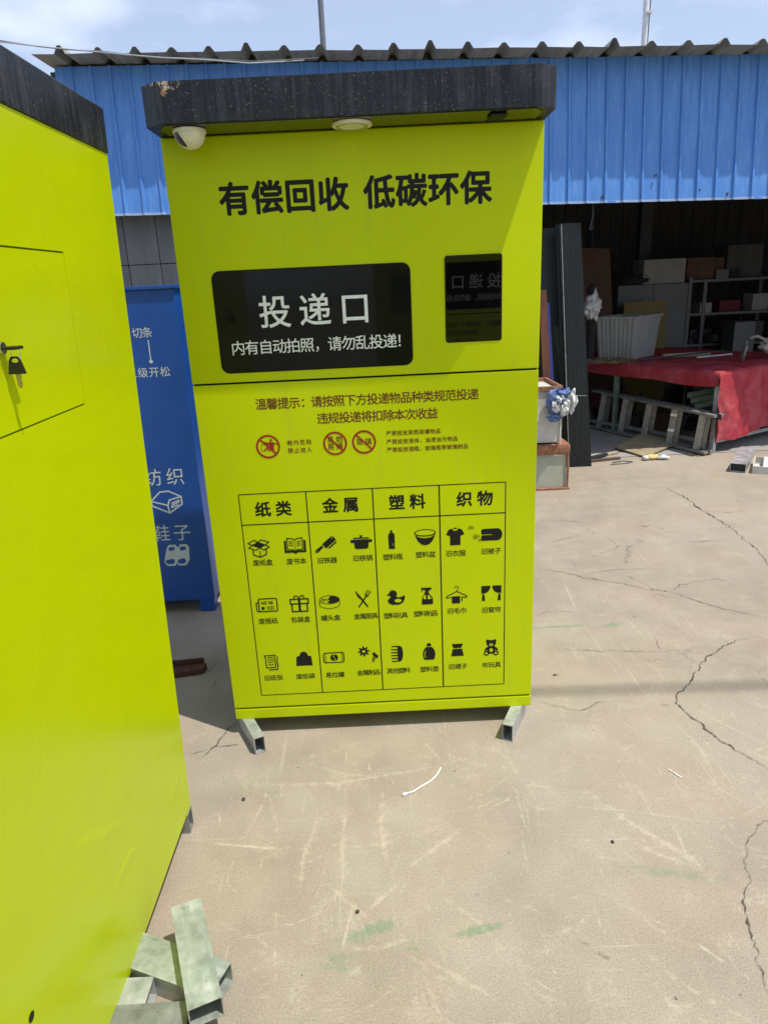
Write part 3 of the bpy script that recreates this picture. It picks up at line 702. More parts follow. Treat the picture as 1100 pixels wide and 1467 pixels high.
    # teddy
    a = Art(); a.p([(-.52,.7),(-.44,.84),(-.26,.82),(-.12,.76),(.12,.76),(.26,.82),(.44,.84),(.52,.7),(.46,.52),(.44,.3),(.28,.1),(.5,-.05),(.68,-.28),(.58,-.4),(.36,-.3),(.36,-.6),(.2,-.72),(-.2,-.72),(-.36,-.6),(-.36,-.3),(-.58,-.4),(-.68,-.28),(-.5,-.05),(-.28,.1),(-.44,.3),(-.46,.52)], arc(0,.28,.2,.17,n=12), arc(0,-.32,.18,.22,n=12))
    a.p(arc(0,.32,.08,.06,n=8)); a.p(arc(-.46,-.66,.27,.27,n=14), arc(-.46,-.66,.14,.14,n=10)); a.p(arc(.46,-.66,.27,.27,n=14), arc(.46,-.66,.14,.14,n=10))
    A['teddy bear'] = ((.357,.314), a)
    return A
CAPTIONS = [('废纸盒',-.418,.678),('废书本',-.304,.677),('旧铁器',-.2,.675),('旧铁锅',-.079,.677),('塑料瓶',.023,.676),('塑料盆',.134,.679),('旧衣服',.236,.678),('旧被子',.356,.68),
 ('废报纸',-.421,.458),('包装盒',-.308,.458),('罐头盒',-.203,.459),('金属厨具',-.08,.459),('塑料玩具',.024,.456),('塑料制品',.129,.458),('旧毛巾',.237,.463),('旧窗帘',.357,.46),
 ('旧纸张',-.424,.232),('废纸袋',-.309,.232),('易拉罐',-.203,.232),('金属制品',-.082,.235),('其他塑料',.025,.237),('塑料壶',.136,.237),('旧裙子',.238,.242),('布玩具',.358,.242)]

def recycling_cabinet(label, group):
    root = thing('recycling_cabinet', label, 'recycling cabinet', ((CX0+CX1)/2, (YF+YB)/2, 0), group)
    P = lambda n, mb, m, r=root, **k: build(n, mb, m, r, origin=root['_o'], **k)
    face = lambda u, v, d: (u, YF-.0006-d, v)
    P('body', MB().box(CX0, CX1, YF+.012, YB, ZB, ZT-.001), 'lime_paint', bevel=.003)
    P('upper_panel', MB().box(CX0, CX1, YF, YF+.011, ZS+.0032, ZT-.006), 'lime_paint', bevel=.0025)
    P('lower_panel', MB().box(CX0, CX1, YF, YF+.011, .1125, ZS-.0028), 'lime_paint', bevel=.0025)
    P('base_strip', MB().box(CX0, CX1, YF, YF+.011, ZB, .1055), 'lime_paint', bevel=.0025)
    P('seam_shade_strip', MB().box(CX0+.004, CX1-.004, YF+.0105, YF+.0117, ZS-.012, ZS+.012), 'seam_dark'); P('seam_shade_strip', MB().box(CX0+.004, CX1-.004, YF+.0105, YF+.0117, .098, .12), 'seam_dark')  # dark strips added behind the panel gaps to deepen their shade
    # canopy: flush sides, chamfered front corners
    out = [(CX0-.002, YB), (CX0-.004, 2.074), (-.535, 2.036), (.462, 2.036), (CX1+.004, 2.071), (CX1+.002, YB)]
    cn = P('canopy', MB().prism(out, [], lambda u, v, d: (u, v, 1.976+d), .099), 'roof_black', bevel=.0022)
    under = [(CX0+.03, YF-.003), (CX0+.03, 2.085), (-.525, 2.046), (.452, 2.046), (CX1-.03, 2.083), (CX1-.03, YF-.003)]
    P('soffit', MB().prism(under, [], lambda u, v, d: (u, v, 1.9735-d), -.0035), 'soffit_gloss', cn)
    chip = MB().prism([(-.533,2.0755),(-.47,2.0755),(-.472,2.062),(-.5,2.05),(-.512,2.034),(-.525,2.05)], [], lambda u, v, d: (u, 2.0345-d, v-.0015), 0)
    chip.prism([(-.574,2.074),(-.536,2.074),(-.536,2.056),(-.56,2.066)], [], lambda u, v, d: (u, 2.0345+(-.535-u)*.88-.002, v-.001), 0)
    P('paint_chip', chip, 'roof_chip', cn)
    P('sensor_slot', MB().box(.334, .378, 2.062, 2.135, 1.9665, 1.9705), 'ink_black', cn)
    # round lamp in the soffit (unlit)
    lm = MB(); lm.prism(arc(-.036, 2.108, .054, n=28), [], lambda u, v, d: (u, v, 1.9725-d), .008)
    lo_ = P('soffit_lamp', lm, 'white_plastic', cn, bevel=.0025)
    lm = MB().prism(arc(-.036, 2.108, .044, n=28), arc_holes(-.036, 2.108, .036), lambda u, v, d: (u, v, 1.9643-d), .0015); P('lamp_ring', lm, 'chrome', cn)
    # dome camera
    cx, cy, cz, r = -.473, 2.092, 1.972, .041
    dm = MB(); dm.grid(28, 10, lambda i, j: (cx+r*math.cos(2*math.pi*i)*math.cos(j*math.pi/2*.998), cy+r*math.sin(2*math.pi*i)*math.cos(j*math.pi/2*.998), cz-.008-r*.98*math.sin(j*math.pi/2*.998)))
    do = P('dome_camera', dm, 'white_plastic', smooth=True)
    P('mount_ring', MB().tube([(cx,cy,cz),(cx,cy,cz-.010)], .044, 28), 'white_plastic', do, bevel=.002)
    ax = Vector((-.62, -.62, -.42)).normalized(); tv = Vector((-.35, .1, .9)); tv = (tv-ax*tv.dot(ax)).normalized(); sv = ax.cross(tv)
    def eye(i, j):
        a = (j-.5)*1.5; b = (i-.5)*.62*math.sqrt(max(.05, 1-(2*j-1)**2))
        d = (ax+tv*math.tan(a*.9)+sv*math.tan(b)).normalized(); return (cx+d.x*r*1.012, cy+d.y*r*1.012, cz-.008+d.z*r*.995)
    P('lens_slot', MB().grid(6, 14, eye), 'black_plastic', do, smooth=True)
    # black inlays
    inlay = P('delivery_hatch', MB().prism(rrect(-.477, .110, 1.316, 1.611, .022, 6), [], lambda u, v, d: (u, YF-d, v), .0025), 'gloss_black', bevel=.0008)
    rim = MB().prism(rrect(-.480, .113, 1.313, 1.614, .025, 6), [rrect(-.477, .110, 1.316, 1.611, .022, 6)], lambda u, v, d: (u, YF-d, v), .0012); P('hatch_rim', rim, 'seam_dark', inlay)
    scr = P('display_screen', MB().prism(rrect(.217, .384, 1.377, 1.624, .006, 4), [], lambda u, v, d: (u, YF-d*(1+(v-1.377)*4.6), v), .0025), 'screen_glass', bevel=.0008)
    rim = MB().prism(rrect(.2145, .3865, 1.3745, 1.6265, .008, 4), [rrect(.217, .384, 1.377, 1.624, .006, 4)], lambda u, v, d: (u, YF-d, v), .0012); P('screen_rim', rim, 'seam_dark', scr)
    hf = lambda u, v, d: (u, YF-.0031-d, v)
    P('lettering', text(MB(), '投递口', -.342, -.016, 1.489, .090, hf, .012), 'ink_white', inlay)
    P('lettering', text(MB(), '内有自动拍照，', -.441, -.149, 1.388, .041, hf, .006), 'ink_white', inlay); P('lettering', text(MB(), '请勿乱投递！', -.1447, .105, 1.388, .041, hf, .006), 'ink_white', inlay)
    # printing on the panels
    mb = text(MB(), '有偿回收', -.425, -.064, 1.806, .083, face, .034); text(mb, '低碳环保', -.008, .348, 1.806, .083, face, .034); P('lettering', mb, 'ink_black')
    P('lettering', text(MB(), '温馨提示：', -.386, -.2139, 1.213, .034, face, .011), 'ink_maroon')
    P('lettering', text(MB(), '请按照下方投递物品种类规范投递', -.2104, .313, 1.213, .034, face, .011), 'ink_maroon')
    P('lettering', text(MB(), '违规投递将扣除本次收益', -.196, .184, 1.159, .034, face, .011), 'ink_maroon')
    P('lettering', text(text(MB(), '舱内危险', -.298, -.222, 1.086, .0165, face, .012), '禁止进入', -.298, -.222, 1.060, .0165, face, .012), 'ink_maroon')
    mb = text(MB(), '严禁投放易燃易爆物品', .02, .192, 1.101, .0155, face, .012); text(mb, '严禁投放液体、油渍油污物品', .02, .247, 1.0735, .0155, face, .012); text(mb, '严禁投放酒瓶，玻璃瓶等玻璃制品', .02, .28, 1.047, .0155, face, .012)
    P('lettering', mb, 'ink_maroon')
    for cx_, words in ((-.361, None), (-.146, ('易燃', '易爆')), (-.053, ('玻璃',))):
        a = Art(); c = 1.077; r_ = .0385
        a.p(arc(cx_, c, r_, n=36), arc(cx_, c, r_*.84, n=36)); q = r_*.9*math.sqrt(.5); a.s([(cx_-q, c+q), (cx_+q, c-q)], .0055)
        f2 = lambda u, v, d: (u, YF-.0009-d, v)
        sg = P('prohibition_sign', paint(a, f2), 'ink_red')
        if words:
            mb = MB()
            for k, wd in enumerate(words): text(mb, wd, cx_-.0235, cx_+.0235, c+(len(words)-1)*.0115-k*.023+(.001), .021, face, .008)
            P('lettering', mb, 'ink_maroon', sg)
        else:
            a = Art(); h = lambda x, y: (cx_+x*r_, c+y*r_)
            a.s([h(-.56,.16),h(.5,.16),h(.5,-.36),h(-.56,-.36)], .0012, True)
            a.p([h(x, y) for x, y in arc(.26,.52,.11,n=12)]); a.p([h(*p) for p in [(.05,.35),(.42,.38),(.78,.12),(.8,.24),(.46,.22),(.44,-.3),(.12,-.3),(.1,.1),(-.2,.38),(-.22,.5),(-.28,.36)]])
            a.p([h(*p) for p in [(.12,-.28),(-.1,-.02),(-.42,-.32),(-.3,-.34),(-.1,-.16),(.02,-.36)]]); P('pictogram', paint(a, face), 'ink_red', sg)
    # sorting table
    a = Art(); x0, x1, z0, z1, zh = -.474, .403, .162, .921, .815
    for p, q, wd in (((x0,z0),(x1,z0),.003), ((x0,z1),(x1,z1),.003), ((x0,zh),(x1,zh),.0035), ((x0,z0),(x0,z1),.003), ((x1,z0),(x1,z1),.003), ((-.253,z0),(-.253,z1),.0035), ((-.0345,z0),(-.0345,z1),.0038), ((.1845,z0),(.1845,z1),.0042)): a.s([p, q], wd)
    P('table_lines', paint(a, lambda u, v, d: (u, YF-.0004-d, v)), 'ink_black')
    for s_, x, z in (('纸类', -.365, .866), ('金属', -.142, .868), ('塑料', .078, .868), ('织物', .301, .868)):
        P('heading', text(MB(), s_, x-.057, x+.057, z, .049, face, .03), 'ink_black')
    for nm, ((ix, iz), a) in icons().items():
        s_ = .0365
        fn = lambda u, v, d: (ix+u*s_, YF-.0006-d, iz+v*s_)
        mb = paint(a, fn)
        if nm == 'newspaper': text(mb, 'NEWS', ix-.45*s_, ix+.8*s_, iz+.27*s_, .0155, face, .03, wide=.75)
        P('pictogram', mb, 'ink_black')['label'] = 'black %s pictogram' % nm
    for s_, x, z in CAPTIONS:
        hw = .041 if len(s_) == 4 else .0325
        P('caption', text(MB(), s_, x-hw, x+hw, z, .0215, face, .01), 'ink_black')
    # galvanised skid tubes it stands on
    for xa, ya, xb, yb in ((-.475, 2.066, -.566, 2.245), (.3965, 2.068, .482, 2.247), (-.475, YB+.10, -.555, YB-.07), (.40, YB+.10, .482, YB-.07)):
        P('skid', MB().hollow((xa, ya, .0335), (xb, yb, .0335), .038, .065, .0025), 'galvanised')
    # a splash of dirt by the last column
    mb, uv = MB(), []
    for cx_, cz_, rx_, rz_ in ((.305,.735,.016,.012), (.288,.768,.014,.009), (.318,.722,.010,.008)):
        mb.add([(cx_-rx_, YF-.0012, cz_-rz_), (cx_+rx_, YF-.0012, cz_-rz_), (cx_+rx_, YF-.0012, cz_+rz_), (cx_-rx_, YF-.0012, cz_+rz_)], [(0,1,2,3)]); uv += [(0,0),(1,0),(1,1),(0,1)]
    P('dirt_splash', mb, 'splash', uvs=uv)
    return root
def arc_holes(cx, cy, r): return [arc(cx, cy, r, n=28)]
def copy_tree(o, parent=None):
    c = o.copy(); COL.objects.link(c)
    if parent is not None: c.parent = parent
    for ch in list(o.children): copy_tree(ch, c)
    return c
main = recycling_cabinet('lime green cabinet with black hatch and printed sorting table in the middle', 'lime recycling cabinets')
# its twin stands behind the photographer and is seen mirrored in the small screen
twin = copy_tree(main); twin.rotation_euler = (0, 0, math.pi); twin.location = (.545, -.51-(YB-YF)/2, 0)
twin['label'] = 'lime green cabinet seen only mirrored faintly in the small black screen'

# ------------------------------------------------------------------ the near cabinet on the left, seen from its lock side
def near_cabinet():
    DX = .017
    fx = lambda y: -.635+(y-1.745)*DX          # its face runs along the view
    Y0 = .62
    def ylean(y, z): return y+(z-.066)/1.82*.14*max(0, (y-Y0)/(1.745-Y0))
    zb = lambda y: .066-(1.745-y)*.034
    root = thing('recycling_cabinet', 'lime green cabinet close on the left, a key hanging from its door', 'recycling cabinet', (-1.05, 1.2, 0), 'lime recycling cabinets')
    P = lambda n, mb, m, r=root, **k: build(n, mb, m, r, origin=root['_o'], **k)
    def pt(y, z, d): yy = ylean(y, z); return (fx(yy)+d, yy, z)
    ZR = 1.887
    body = MB().hexa([(-1.42,Y0,zb(Y0)), (fx(Y0)-.012,Y0,zb(Y0)), (fx(1.745)-.012,1.745,.066), (-1.42,1.745,.066), (-1.42,Y0,ZR), (fx(Y0)-.012,Y0,ZR), (fx(1.885)-.012,ylean(1.745,ZR),ZR), (-1.42,ylean(1.745,ZR),ZR)])
    P('body', body, 'lime_film', bevel=.003)
    outer = [(Y0, zb(Y0)), (1.745, .066), (1.745, ZR), (Y0, ZR)]
    hole = [(.93, 1.33), (1.445, 1.334), (1.452, 1.648), (.93, 1.648)]
    P('side_panel', MB().prism(outer, [hole], lambda u, v, d: pt(u, v, -d), .0115), 'lime_film')
    door = [(.9315, 1.3335), (1.4438, 1.3375), (1.4508, 1.6445), (.9315, 1.6445)]
    dr = P('door', MB().prism(door, [], lambda u, v, d: pt(u, v, -.0004-d), .0105), 'lime_film')
    P('rivet_hole', MB().prism(arc(.868, .379, .009, n=14), [], lambda u, v, d: pt(u, v, .0008), 0), 'seam_dark')
    b = MB().hexa([(-1.42,Y0,ZR+.001), (fx(Y0)+.003,Y0,ZR+.001), (fx(1.885)+.003,1.889,ZR+.001), (-1.42,1.889,ZR+.001), (-1.42,Y0,ZR+.1), (fx(Y0)+.003,Y0,ZR+.1), (fx(1.9)+.003,1.898,ZR+.1), (-1.42,1.898,ZR+.1)])
    P('canopy', b, 'roof_black', bevel=.0025)
    P('skid', MB().hollow((-1.44, 1.70, .033), (-.632, 1.72, .033), .042, .064, .0025), 'galvanised_dull')
    P('skid', MB().hollow((-1.44, .75, .018), (-.66, .75, .018), .042, .034, .0025), 'galvanised_dull')
    # lock barrel, the key in it, a ring and the spare key hanging
    ly, lz = 1.225, 1.478; x0 = fx(ly)
    lk = P('lock', MB().tube([(x0-.002,ly,lz),(x0+.006,ly,lz)], .011, 18), 'chrome', dr, bevel=.001)
    P('key', MB().obox((x0+.021, ly, lz), (1,0,0), (0,1,0), (0,0,1), .026, .026, .006), 'black_plastic', dr, bevel=.0025)
    P('key_ring', MB().tube([(x0+.026+.008*math.cos(t_*.5236), ly-.004+.004*math.sin(t_*.5236), lz-.010+.012*math.sin(t_*.5236)) for t_ in range(13)], .0008, 6), 'chrome', dr)
    hz = lz-.020
    bow = [(-.010,.0),(-.006,.006),(.006,.006),(.010,.0),(.0155,-.024),(-.0155,-.024)]
    P('key', MB().prism(bow, [arc(0,-.001,.0062,.0036,n=10)], lambda u, v, d: (x0+.024+u, ly-.008+d, hz+v), .003), 'black_plastic', dr, bevel=.0006)
    bl = [(-.0045,-.024),(.0045,-.024),(.0045,-.03),(.003,-.034),(.0045,-.038),(.003,-.044),(.001,-.049),(-.002,-.047),(-.0045,-.042)]
    P('key_blade', MB().prism(bl, [], lambda u, v, d: (x0+.025+u, ly-.0075+d, hz+v), .0018), 'brass', dr)
    # raised folds of the protective film near the foot
    for (a, b_, wd, h_) in (((1.06,.52),(1.33,.37),.06,.0012), ((1.20,.305),(1.37,.275),.035,.001), ((1.56,.19),(1.72,.24),.04,.001)):
        A_ = Vector(a); B_ = Vector(b_); dv = B_-A_; nn = Vector((-dv.y, dv.x)).normalized()*wd; mb = MB(); n = 14
        for i in range(n+1):
            f = i/n; c_ = A_+dv*f+nn*.35*noise.noise(Vector((f*4, a[0]*7, 0))); e = math.sin(math.pi*f)
            mb.v += [pt(c_.x-nn.x*e*.9-.0001, c_.y-nn.y*e*.9, .0002), pt(c_.x, c_.y, .0002+h_*e), pt(c_.x+nn.x*e*.35, c_.y+nn.y*e*.35, .0002)]
        for i in range(n): mb.f += [(3*i, 3*i+1, 3*i+4, 3*i+3), (3*i+1, 3*i+2, 3*i+5, 3*i+4)]
        P('film_fold', mb, 'lime_film')
    return root
near = near_cabinet()

# ------------------------------------------------------------------ blue cabinet behind
def blue_cabinet():
    Y = 3.235; x0, x1 = -1.95, -.883; zt = 1.594
    root = thing('blue_cabinet', 'blue steel cabinet on short legs with pale printed lettering, behind the two lime cabinets', 'cabinet', ((x0+x1)/2, Y+.35, 0))
    P = lambda n, mb, m, r=root, **k: build(n, mb, m, r, origin=root['_o'], **k)
    P('body', MB().box(x0, x1, Y, Y+.72, .068, zt-.012), 'blue_cabinet', bevel=.004)
    P('top_plate', MB().box(x0-.01, x1+.01, Y-.012, Y+.73, zt-.012, zt+.004), 'blue_cabinet', bevel=.003)
    for lx in (x0+.005, x1-.082):
        for ly in (Y+.004, Y+.63): P('leg', MB().box(lx, lx+.075, ly, ly+.07, 0, .068), 'blue_cabinet', bevel=.004)
    f = lambda u, v, d: (u, Y-.0008-d, v)
    P('lettering', text(MB(), '切条', -1.094, -1.008, 1.398, .044, f, .006), 'ink_pale')
    a = Art(); a.s([(-1.029,1.366),(-1.03,1.275)], .005); a.p(arc(-1.03,1.27,.009,n=12)); P('arrow', paint(a, f), 'ink_pale')
    P('lettering', text(MB(), '三级开松', -1.146, -.952, 1.221, .044, f, .006), 'ink_pale')
    P('lettering', text(MB(), '纺织', -1.142, -.958, .722, .082, f, .002), 'ink_pale')
    a = Art(); q = lambda x, y: (-1.055+x*.075, .598+y*.06)
    a.s([q(*p) for p in [(-1,.1),(-.35,.85),(.2,.9),(.98,.4),(.98,-.25),(.1,-.95),(-.95,-.3),(-1,.1)]], .007)
    a.s([q(*p) for p in [(-1,.1),(.05,-.3),(.1,-.95)]], .007); a.s([q(*p) for p in [(.05,-.3),(.2,.15),(.98,.4)]], .007)
    a.s([q(*p) for p in [(.3,-.15),(.8,.1),(.8,-.05),(.3,-.32),(.3,-.5),(.75,-.28)]], .006); P('pictogram', paint(a, f), 'ink_pale')['label'] = 'pale folded towel pictogram'
    P('lettering', text(MB(), '鞋子', -1.144, -.964, .436, .082, f, .002), 'ink_pale')
    a = Art()
    for dx in (0, .056):
        q = lambda x, y, dx=dx: (-1.068+dx+x*.036+y*.012, .318+y*.056)
        a.p([q(*p) for p in [(-.6,1),(.3,1.02),(.75,.7),(.8,.2),(.95,-.5),(.6,-1),(-.5,-1),(-1,-.6),(-.95,0),(-.85,.65)]], [q(*p) for p in [(-.45,.8),(.2,.8),(.35,.55),(-.2,.4),(-.6,.55)]], [q(*p) for p in [(-.8,-.45),(.2,-.3),(.5,-.6),(.3,-.82),(-.4,-.82),(-.8,-.65)]])
    P('pictogram', paint(a, f), 'ink_pale')['label'] = 'pale pair of shoes pictogram'
    return root
blue_cabinet()
# ------------------------------------------------------------------ blue-clad workshop behind
def workshop():
    root = thing('workshop_building', 'open fronted workshop with blue ribbed cladding under a grey corrugated roof', 'building', (1.9, 7.9, 0))
    P = lambda n, mb, m, r=root, **k: build(n, mb, m, r, origin=root['_o'], **k)
    X0, X1 = -2.25, 6.2
    zt = lambda x: 3.122-.0255*x
    zb = lambda x: 2.124-.0195*x
    # ribbed fascia, leaning back a little at the top
    pf = []; x = X0; pitch = .1405
    while x < X1:
        pf += [(x, 0), (x+.106, 0), (x+.113, -.017), (x+.126, -.017), (x+.1365, 0)]; x += pitch
    pf.append((min(x, X1), 0))
    mb = MB(); n = len(pf)
    lev = [0, .012, .33, .66, 1.0]
    for t_ in lev:
        for (px, d) in pf:
            z = zb(px)+(zt(px)-zb(px))*t_+(noise.noise(Vector((round(px/1.1)*3.1, 0, 0)))*.012 if t_ == 0 else 0)
            mb.v.append((px, 5.75+.10*t_+d-.004*abs(noise.noise(Vector((px*2, t_*3, 1)))), z))
    for j in range(len(lev)-1):
        for i in range(n-1): a = j*n+i; mb.f.append((a, a+1, a+n+1, a+n))
    fa = P('fascia', mb, 'blue_cladding')
    tr = MB()
    pts = [(px, d) for px, d in pf]
    for i in range(n-1):
        a, b = pts[i], pts[i+1]
        tr.hexa([(a[0],5.748+a[1],zb(a[0])-.012),(b[0],5.748+b[1],zb(b[0])-.012),(b[0],5.758+b[1],zb(b[0])-.012),(a[0],5.758+a[1],zb(a[0])-.012),
                 (a[0],5.748+a[1],zb(a[0])+.004),(b[0],5.748+b[1],zb(b[0])+.004),(b[0],5.758+b[1],zb(b[0])+.004),(a[0],5.758+a[1],zb(a[0])+.004)])
    P('fascia_edge', tr, 'fascia_edge', fa, recalc=False)
    for px_ in (-1.57, -.45, .67, 1.795, 2.92, 4.04):      # laps where one sheet covers the next
        P('sheet_lap', MB().hexa([(px_,5.7465,zb(px_)-.013),(px_+.09,5.7465,zb(px_)-.015),(px_+.09,5.7495,zb(px_)-.015),(px_,5.7495,zb(px_)-.013),(px_,5.8465,zt(px_)),(px_+.09,5.8465,zt(px_)),(px_+.09,5.8495,zt(px_)),(px_,5.8495,zt(px_))]), 'blue_cladding', fa)
    for sx, sz in ((1.78,.03),(2.08,.028),(2.18,.17),(2.52,.06),(2.74,.03),(2.93,.035),(3.1,.05),(3.35,.03),(-1.36,.035),(.6,.03)):
        P('screw', MB().tube([(sx,5.752,zb(sx)+sz),(sx,5.741,zb(sx)+sz)], .0085, 8), 'rust', fa)
    # corrugated roof
    rp = []; x = X0-.05; k = 0
    while x < X1+.2:
        j = random.uniform(-.008, .008); h_ = random.uniform(.030, .042) if k % 5 else .054
        rp += [(x+.0, 0), (x+.165+j, random.uniform(-.004,.004)), (x+.192+j, h_*.92), (x+.205+j, h_), (x+.218+j, h_*.92), (x+.245+j, 0)]; x += .258; k += 1
    mb = MB(); n = len(rp)
    rows = [(5.60, 0), (5.85, .004), (10.3, .15)]
    wob = lambda px: .012*noise.noise(Vector((px*1.3, 2, 0)))
    for (yy, dz) in rows:
        for (px, h_) in rp: mb.v.append((px, yy+(.012*noise.noise(Vector((px*3, 9, 0))) if yy < 5.6 else 0), 3.126-.0295*px+dz+h_+(wob(px) if yy < 5.6 else wob(px)*.4)))
    for j in range(2):
        for i in range(n-1): a = j*n+i; mb.f.append((a, a+1, a+n+1, a+n))
    P('roof', mb, 'roof_sheet')
    # unseen eave filler, added so that no light leaks between roof and fascia
    P('eave_light_stop', MB().hexa([(X0,5.86,zt(X0)-.1),(X1,5.86,zt(X1)-.1),(X1,5.95,zt(X1)-.1),(X0,5.95,zt(X0)-.1),(X0,5.86,zt(X0)-.005),(X1,5.86,zt(X1)-.005),(X1,5.95,zt(X1)-.005),(X0,5.95,zt(X0)-.005)]), 'dark_steel')
    # walls
    def ribbed(x0, x1, y, z0, z1, pitch=.2, d=.02):
        mb = MB(); pp = []; x = x0
        while x < x1: pp += [(x,0),(x+pitch*.62,0),(x+pitch*.70,-d),(x+pitch*.92,-d)]; x += pitch
        pp.append((x1, 0)); m = len(pp)
        mb.v = [(a, y+b, z0) for a, b in pp]+[(a, y+b, z1) for a, b in pp]; mb.f = [(i, i+1, m+i+1, m+i) for i in range(m-1)]; return mb
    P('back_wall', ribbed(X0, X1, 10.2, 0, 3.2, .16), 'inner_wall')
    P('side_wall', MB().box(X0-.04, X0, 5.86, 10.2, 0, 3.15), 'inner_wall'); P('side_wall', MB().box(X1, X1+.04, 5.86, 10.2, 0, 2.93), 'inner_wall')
    fw_ = MB()
    for i in range(4):
        a = -2.24+i*.262*1.0
        fw_.box(a+.003, a+.259, 6.0, 6.05, 0, 1.80); fw_.box(a+.003, a+.259, 6.0, 6.05, 1.806, 2.9)
    P('sliding_door', fw_, 'grey_wall', bevel=.002); P('door_backing', MB().box(-2.24, -1.19, 6.055, 6.07, .01, 2.9), 'dark_steel')
    for x, y, s in ((-1.13,6.05,.12),(3.36,9.1,.14),(5.9,6.0,.14)): P('column', MB().box(x-s/2, x+s/2, y-s/2, y+s/2, 0, 3.05), 'dark_steel', bevel=.004)
    P('rail', MB().box(1.2, X1, 10.12, 10.17, 1.75, 1.83), 'dark_steel')
    return root
flat('fascia_edge', (.34, .45, .66), .5)
workshop()

# ------------------------------------------------------------------ masts, cables
p = thing('steel_mast', 'thin dark steel pole rising behind the roof, left of the pale one', 'pole', (-.575, 12, 0))
build('pole', MB().tube([(-.575,12,0),(-.575,12.1,7.2)], [.05,.04], 12), 'pole_dark', p)
build('base_plate', MB().box(-.7,-.45,11.88,12.12,0,.02), 'pole_dark', p)
p = thing('steel_mast', 'pale pole with a thin cable running down its side, rising behind the roof', 'pole', (4.255, 12, 0))
build('pole', MB().tube([(4.255,12,0),(4.262,12.1,7.4)], .043, 12), 'pole_white', p)
build('cable', MB().tube([(4.315,11.97,0)]+[(4.32+.012*math.sin(z*2.3),12.0+.012*z,z) for z in (1,2,3,4,4.5,4.9,5.2,5.6,6,7.3)], .008, 6), 'cable_grey', p)
build('clip', MB().box(4.25, 4.33, 11.98, 12.1, 5.22, 5.245), 'pole_white', p)
solo('cable', 'dark cable strung across the front of the roof edge, upper of two', 'cable',
     MB().tube([(-14,2.6,4.6),(-8,3.9,3.85),(-3.4,5.2,3.36),(-2.387,5.35,3.206),(-2.143,5.35,3.163),(-1.963,5.35,3.138),(-1.732,5.35,3.118),(-1.402,5.35,3.068),(-1.065,5.36,3.05),(-.725,5.4,3.03),(-.3,5.5,3.06)], .0042, 6), 'cable_grey', 'cables along the roof edge', smooth=True)
solo('cable', 'pale cable sagging along the roof edge just under the dark one', 'cable',
     MB().tube([(-14,2.3,4.5),(-8,3.7,3.78),(-3.4,5.1,3.33),(-2.365,5.3,3.183),(-2.041,5.3,3.138),(-1.827,5.3,3.112),(-1.581,5.3,3.08),(-1.318,5.3,3.05),(-1.052,5.3,3.028),(-.752,5.35,3.008),(-.4,5.5,3.05)], .0042, 6), 'cable_white', 'cables along the roof edge', smooth=True)
solo('hanging_wire', 'thin bent wire dangling below the edge of the blue fascia', 'wire',
     MB().tube([(1.75,5.9,2.22),(1.757,5.9,2.10),(1.762,5.9,2.0),(1.748,5.9,1.93),(1.737,5.9,1.905),(1.748,5.9,1.898),(1.764,5.9,1.925)], .0045, 6), 'cable_grey')
solo('overhead_cable', 'thick cable strung high over the yard', 'cable', MB().tube([(10,.27,9.4),(3.7,.53,9.2),(-3,1.15,9.4)], .019, 8), 'cable_grey')

# ------------------------------------------------------------------ dark sheet stacks right of the middle cabinet
def lean_ribbed(x0b, x1b, x0t, x1t, yb, yt, zt, n, d):
    mb = MB(); pr = []
    for i in range(n):
        u = i/n; pr += [(u, 0), (u+.55/n, 0), (u+.68/n, d), (u+.9/n, d)]
    pr.append((1, 0)); m = len(pr)
    for back in (0, .025):
        for t_ in (0, 1):
            for u, dd in pr:
                mb.v.append(((x0b+(x1b-x0b)*u)*(1-t_)+(x0t+(x1t-x0t)*u)*t_, (yb*(1-t_)+yt*t_)-dd+back, zt*t_+.002))
    for i in range(m-1):
        mb.f.append((i, i+1, m+i+1, m+i)); q = 2*m; mb.f.append((q+i, q+m+i, q+m+i+1, q+i+1))
        mb.f.append((m+i, m+i+1, q+m+i+1, q+m+i)); mb.f.append((i, q+i, q+i+1, i+1))
    mb.f += [(0, m, 3*m, 2*m), (m-1, 3*m-1, 4*m-1, 2*m-1)]
    return mb
t1 = thing('sheet_stack', 'upright bundle of dark green ribbed steel sheets leaning at the workshop entrance', 'metal sheets', (1.7, 5.78, 0))
build('front_sheet', lean_ribbed(1.60,1.795,1.462,1.632,5.73,5.78,1.945,11,.005), 'dark_green_sheet', t1)
build('middle_sheet', lean_ribbed(1.575,1.785,1.45,1.62,5.765,5.815,1.94,9,.005), 'dark_green_sheet', t1)
build('edge_strip', MB().bar((1.597,5.715,.01),(1.478,5.765,1.94),.007,.006,(0,-1,0)), 'galvanised_dull', t1)
build('tie_band', MB().bar((1.55,5.719,.62),(1.72,5.715,.61),.004,.008,(0,0,1)), 'galvanised_dull', t1)
solo('green_sheet', 'flat dark green sheet standing behind the ribbed bundle', 'metal sheet', MB().hexa([(1.18,5.86,.0),(1.62,5.86,.0),(1.62,5.90,.0),(1.18,5.90,.0),(1.07,5.97,1.93),(1.50,5.97,1.93),(1.50,6.01,1.93),(1.07,6.01,1.93)]), 'dark_green_flat', bevel=.002)
solo('leaning_board', 'rusty orange board standing upright beside the blue one', 'board', MB().hexa([(1.41,5.68,.0),(1.47,5.68,.0),(1.47,5.72,.0),(1.41,5.72,.0),(1.31,5.75,1.46),(1.372,5.75,1.46),(1.372,5.79,1.46),(1.31,5.79,1.46)]), 'orange_board', bevel=.002)
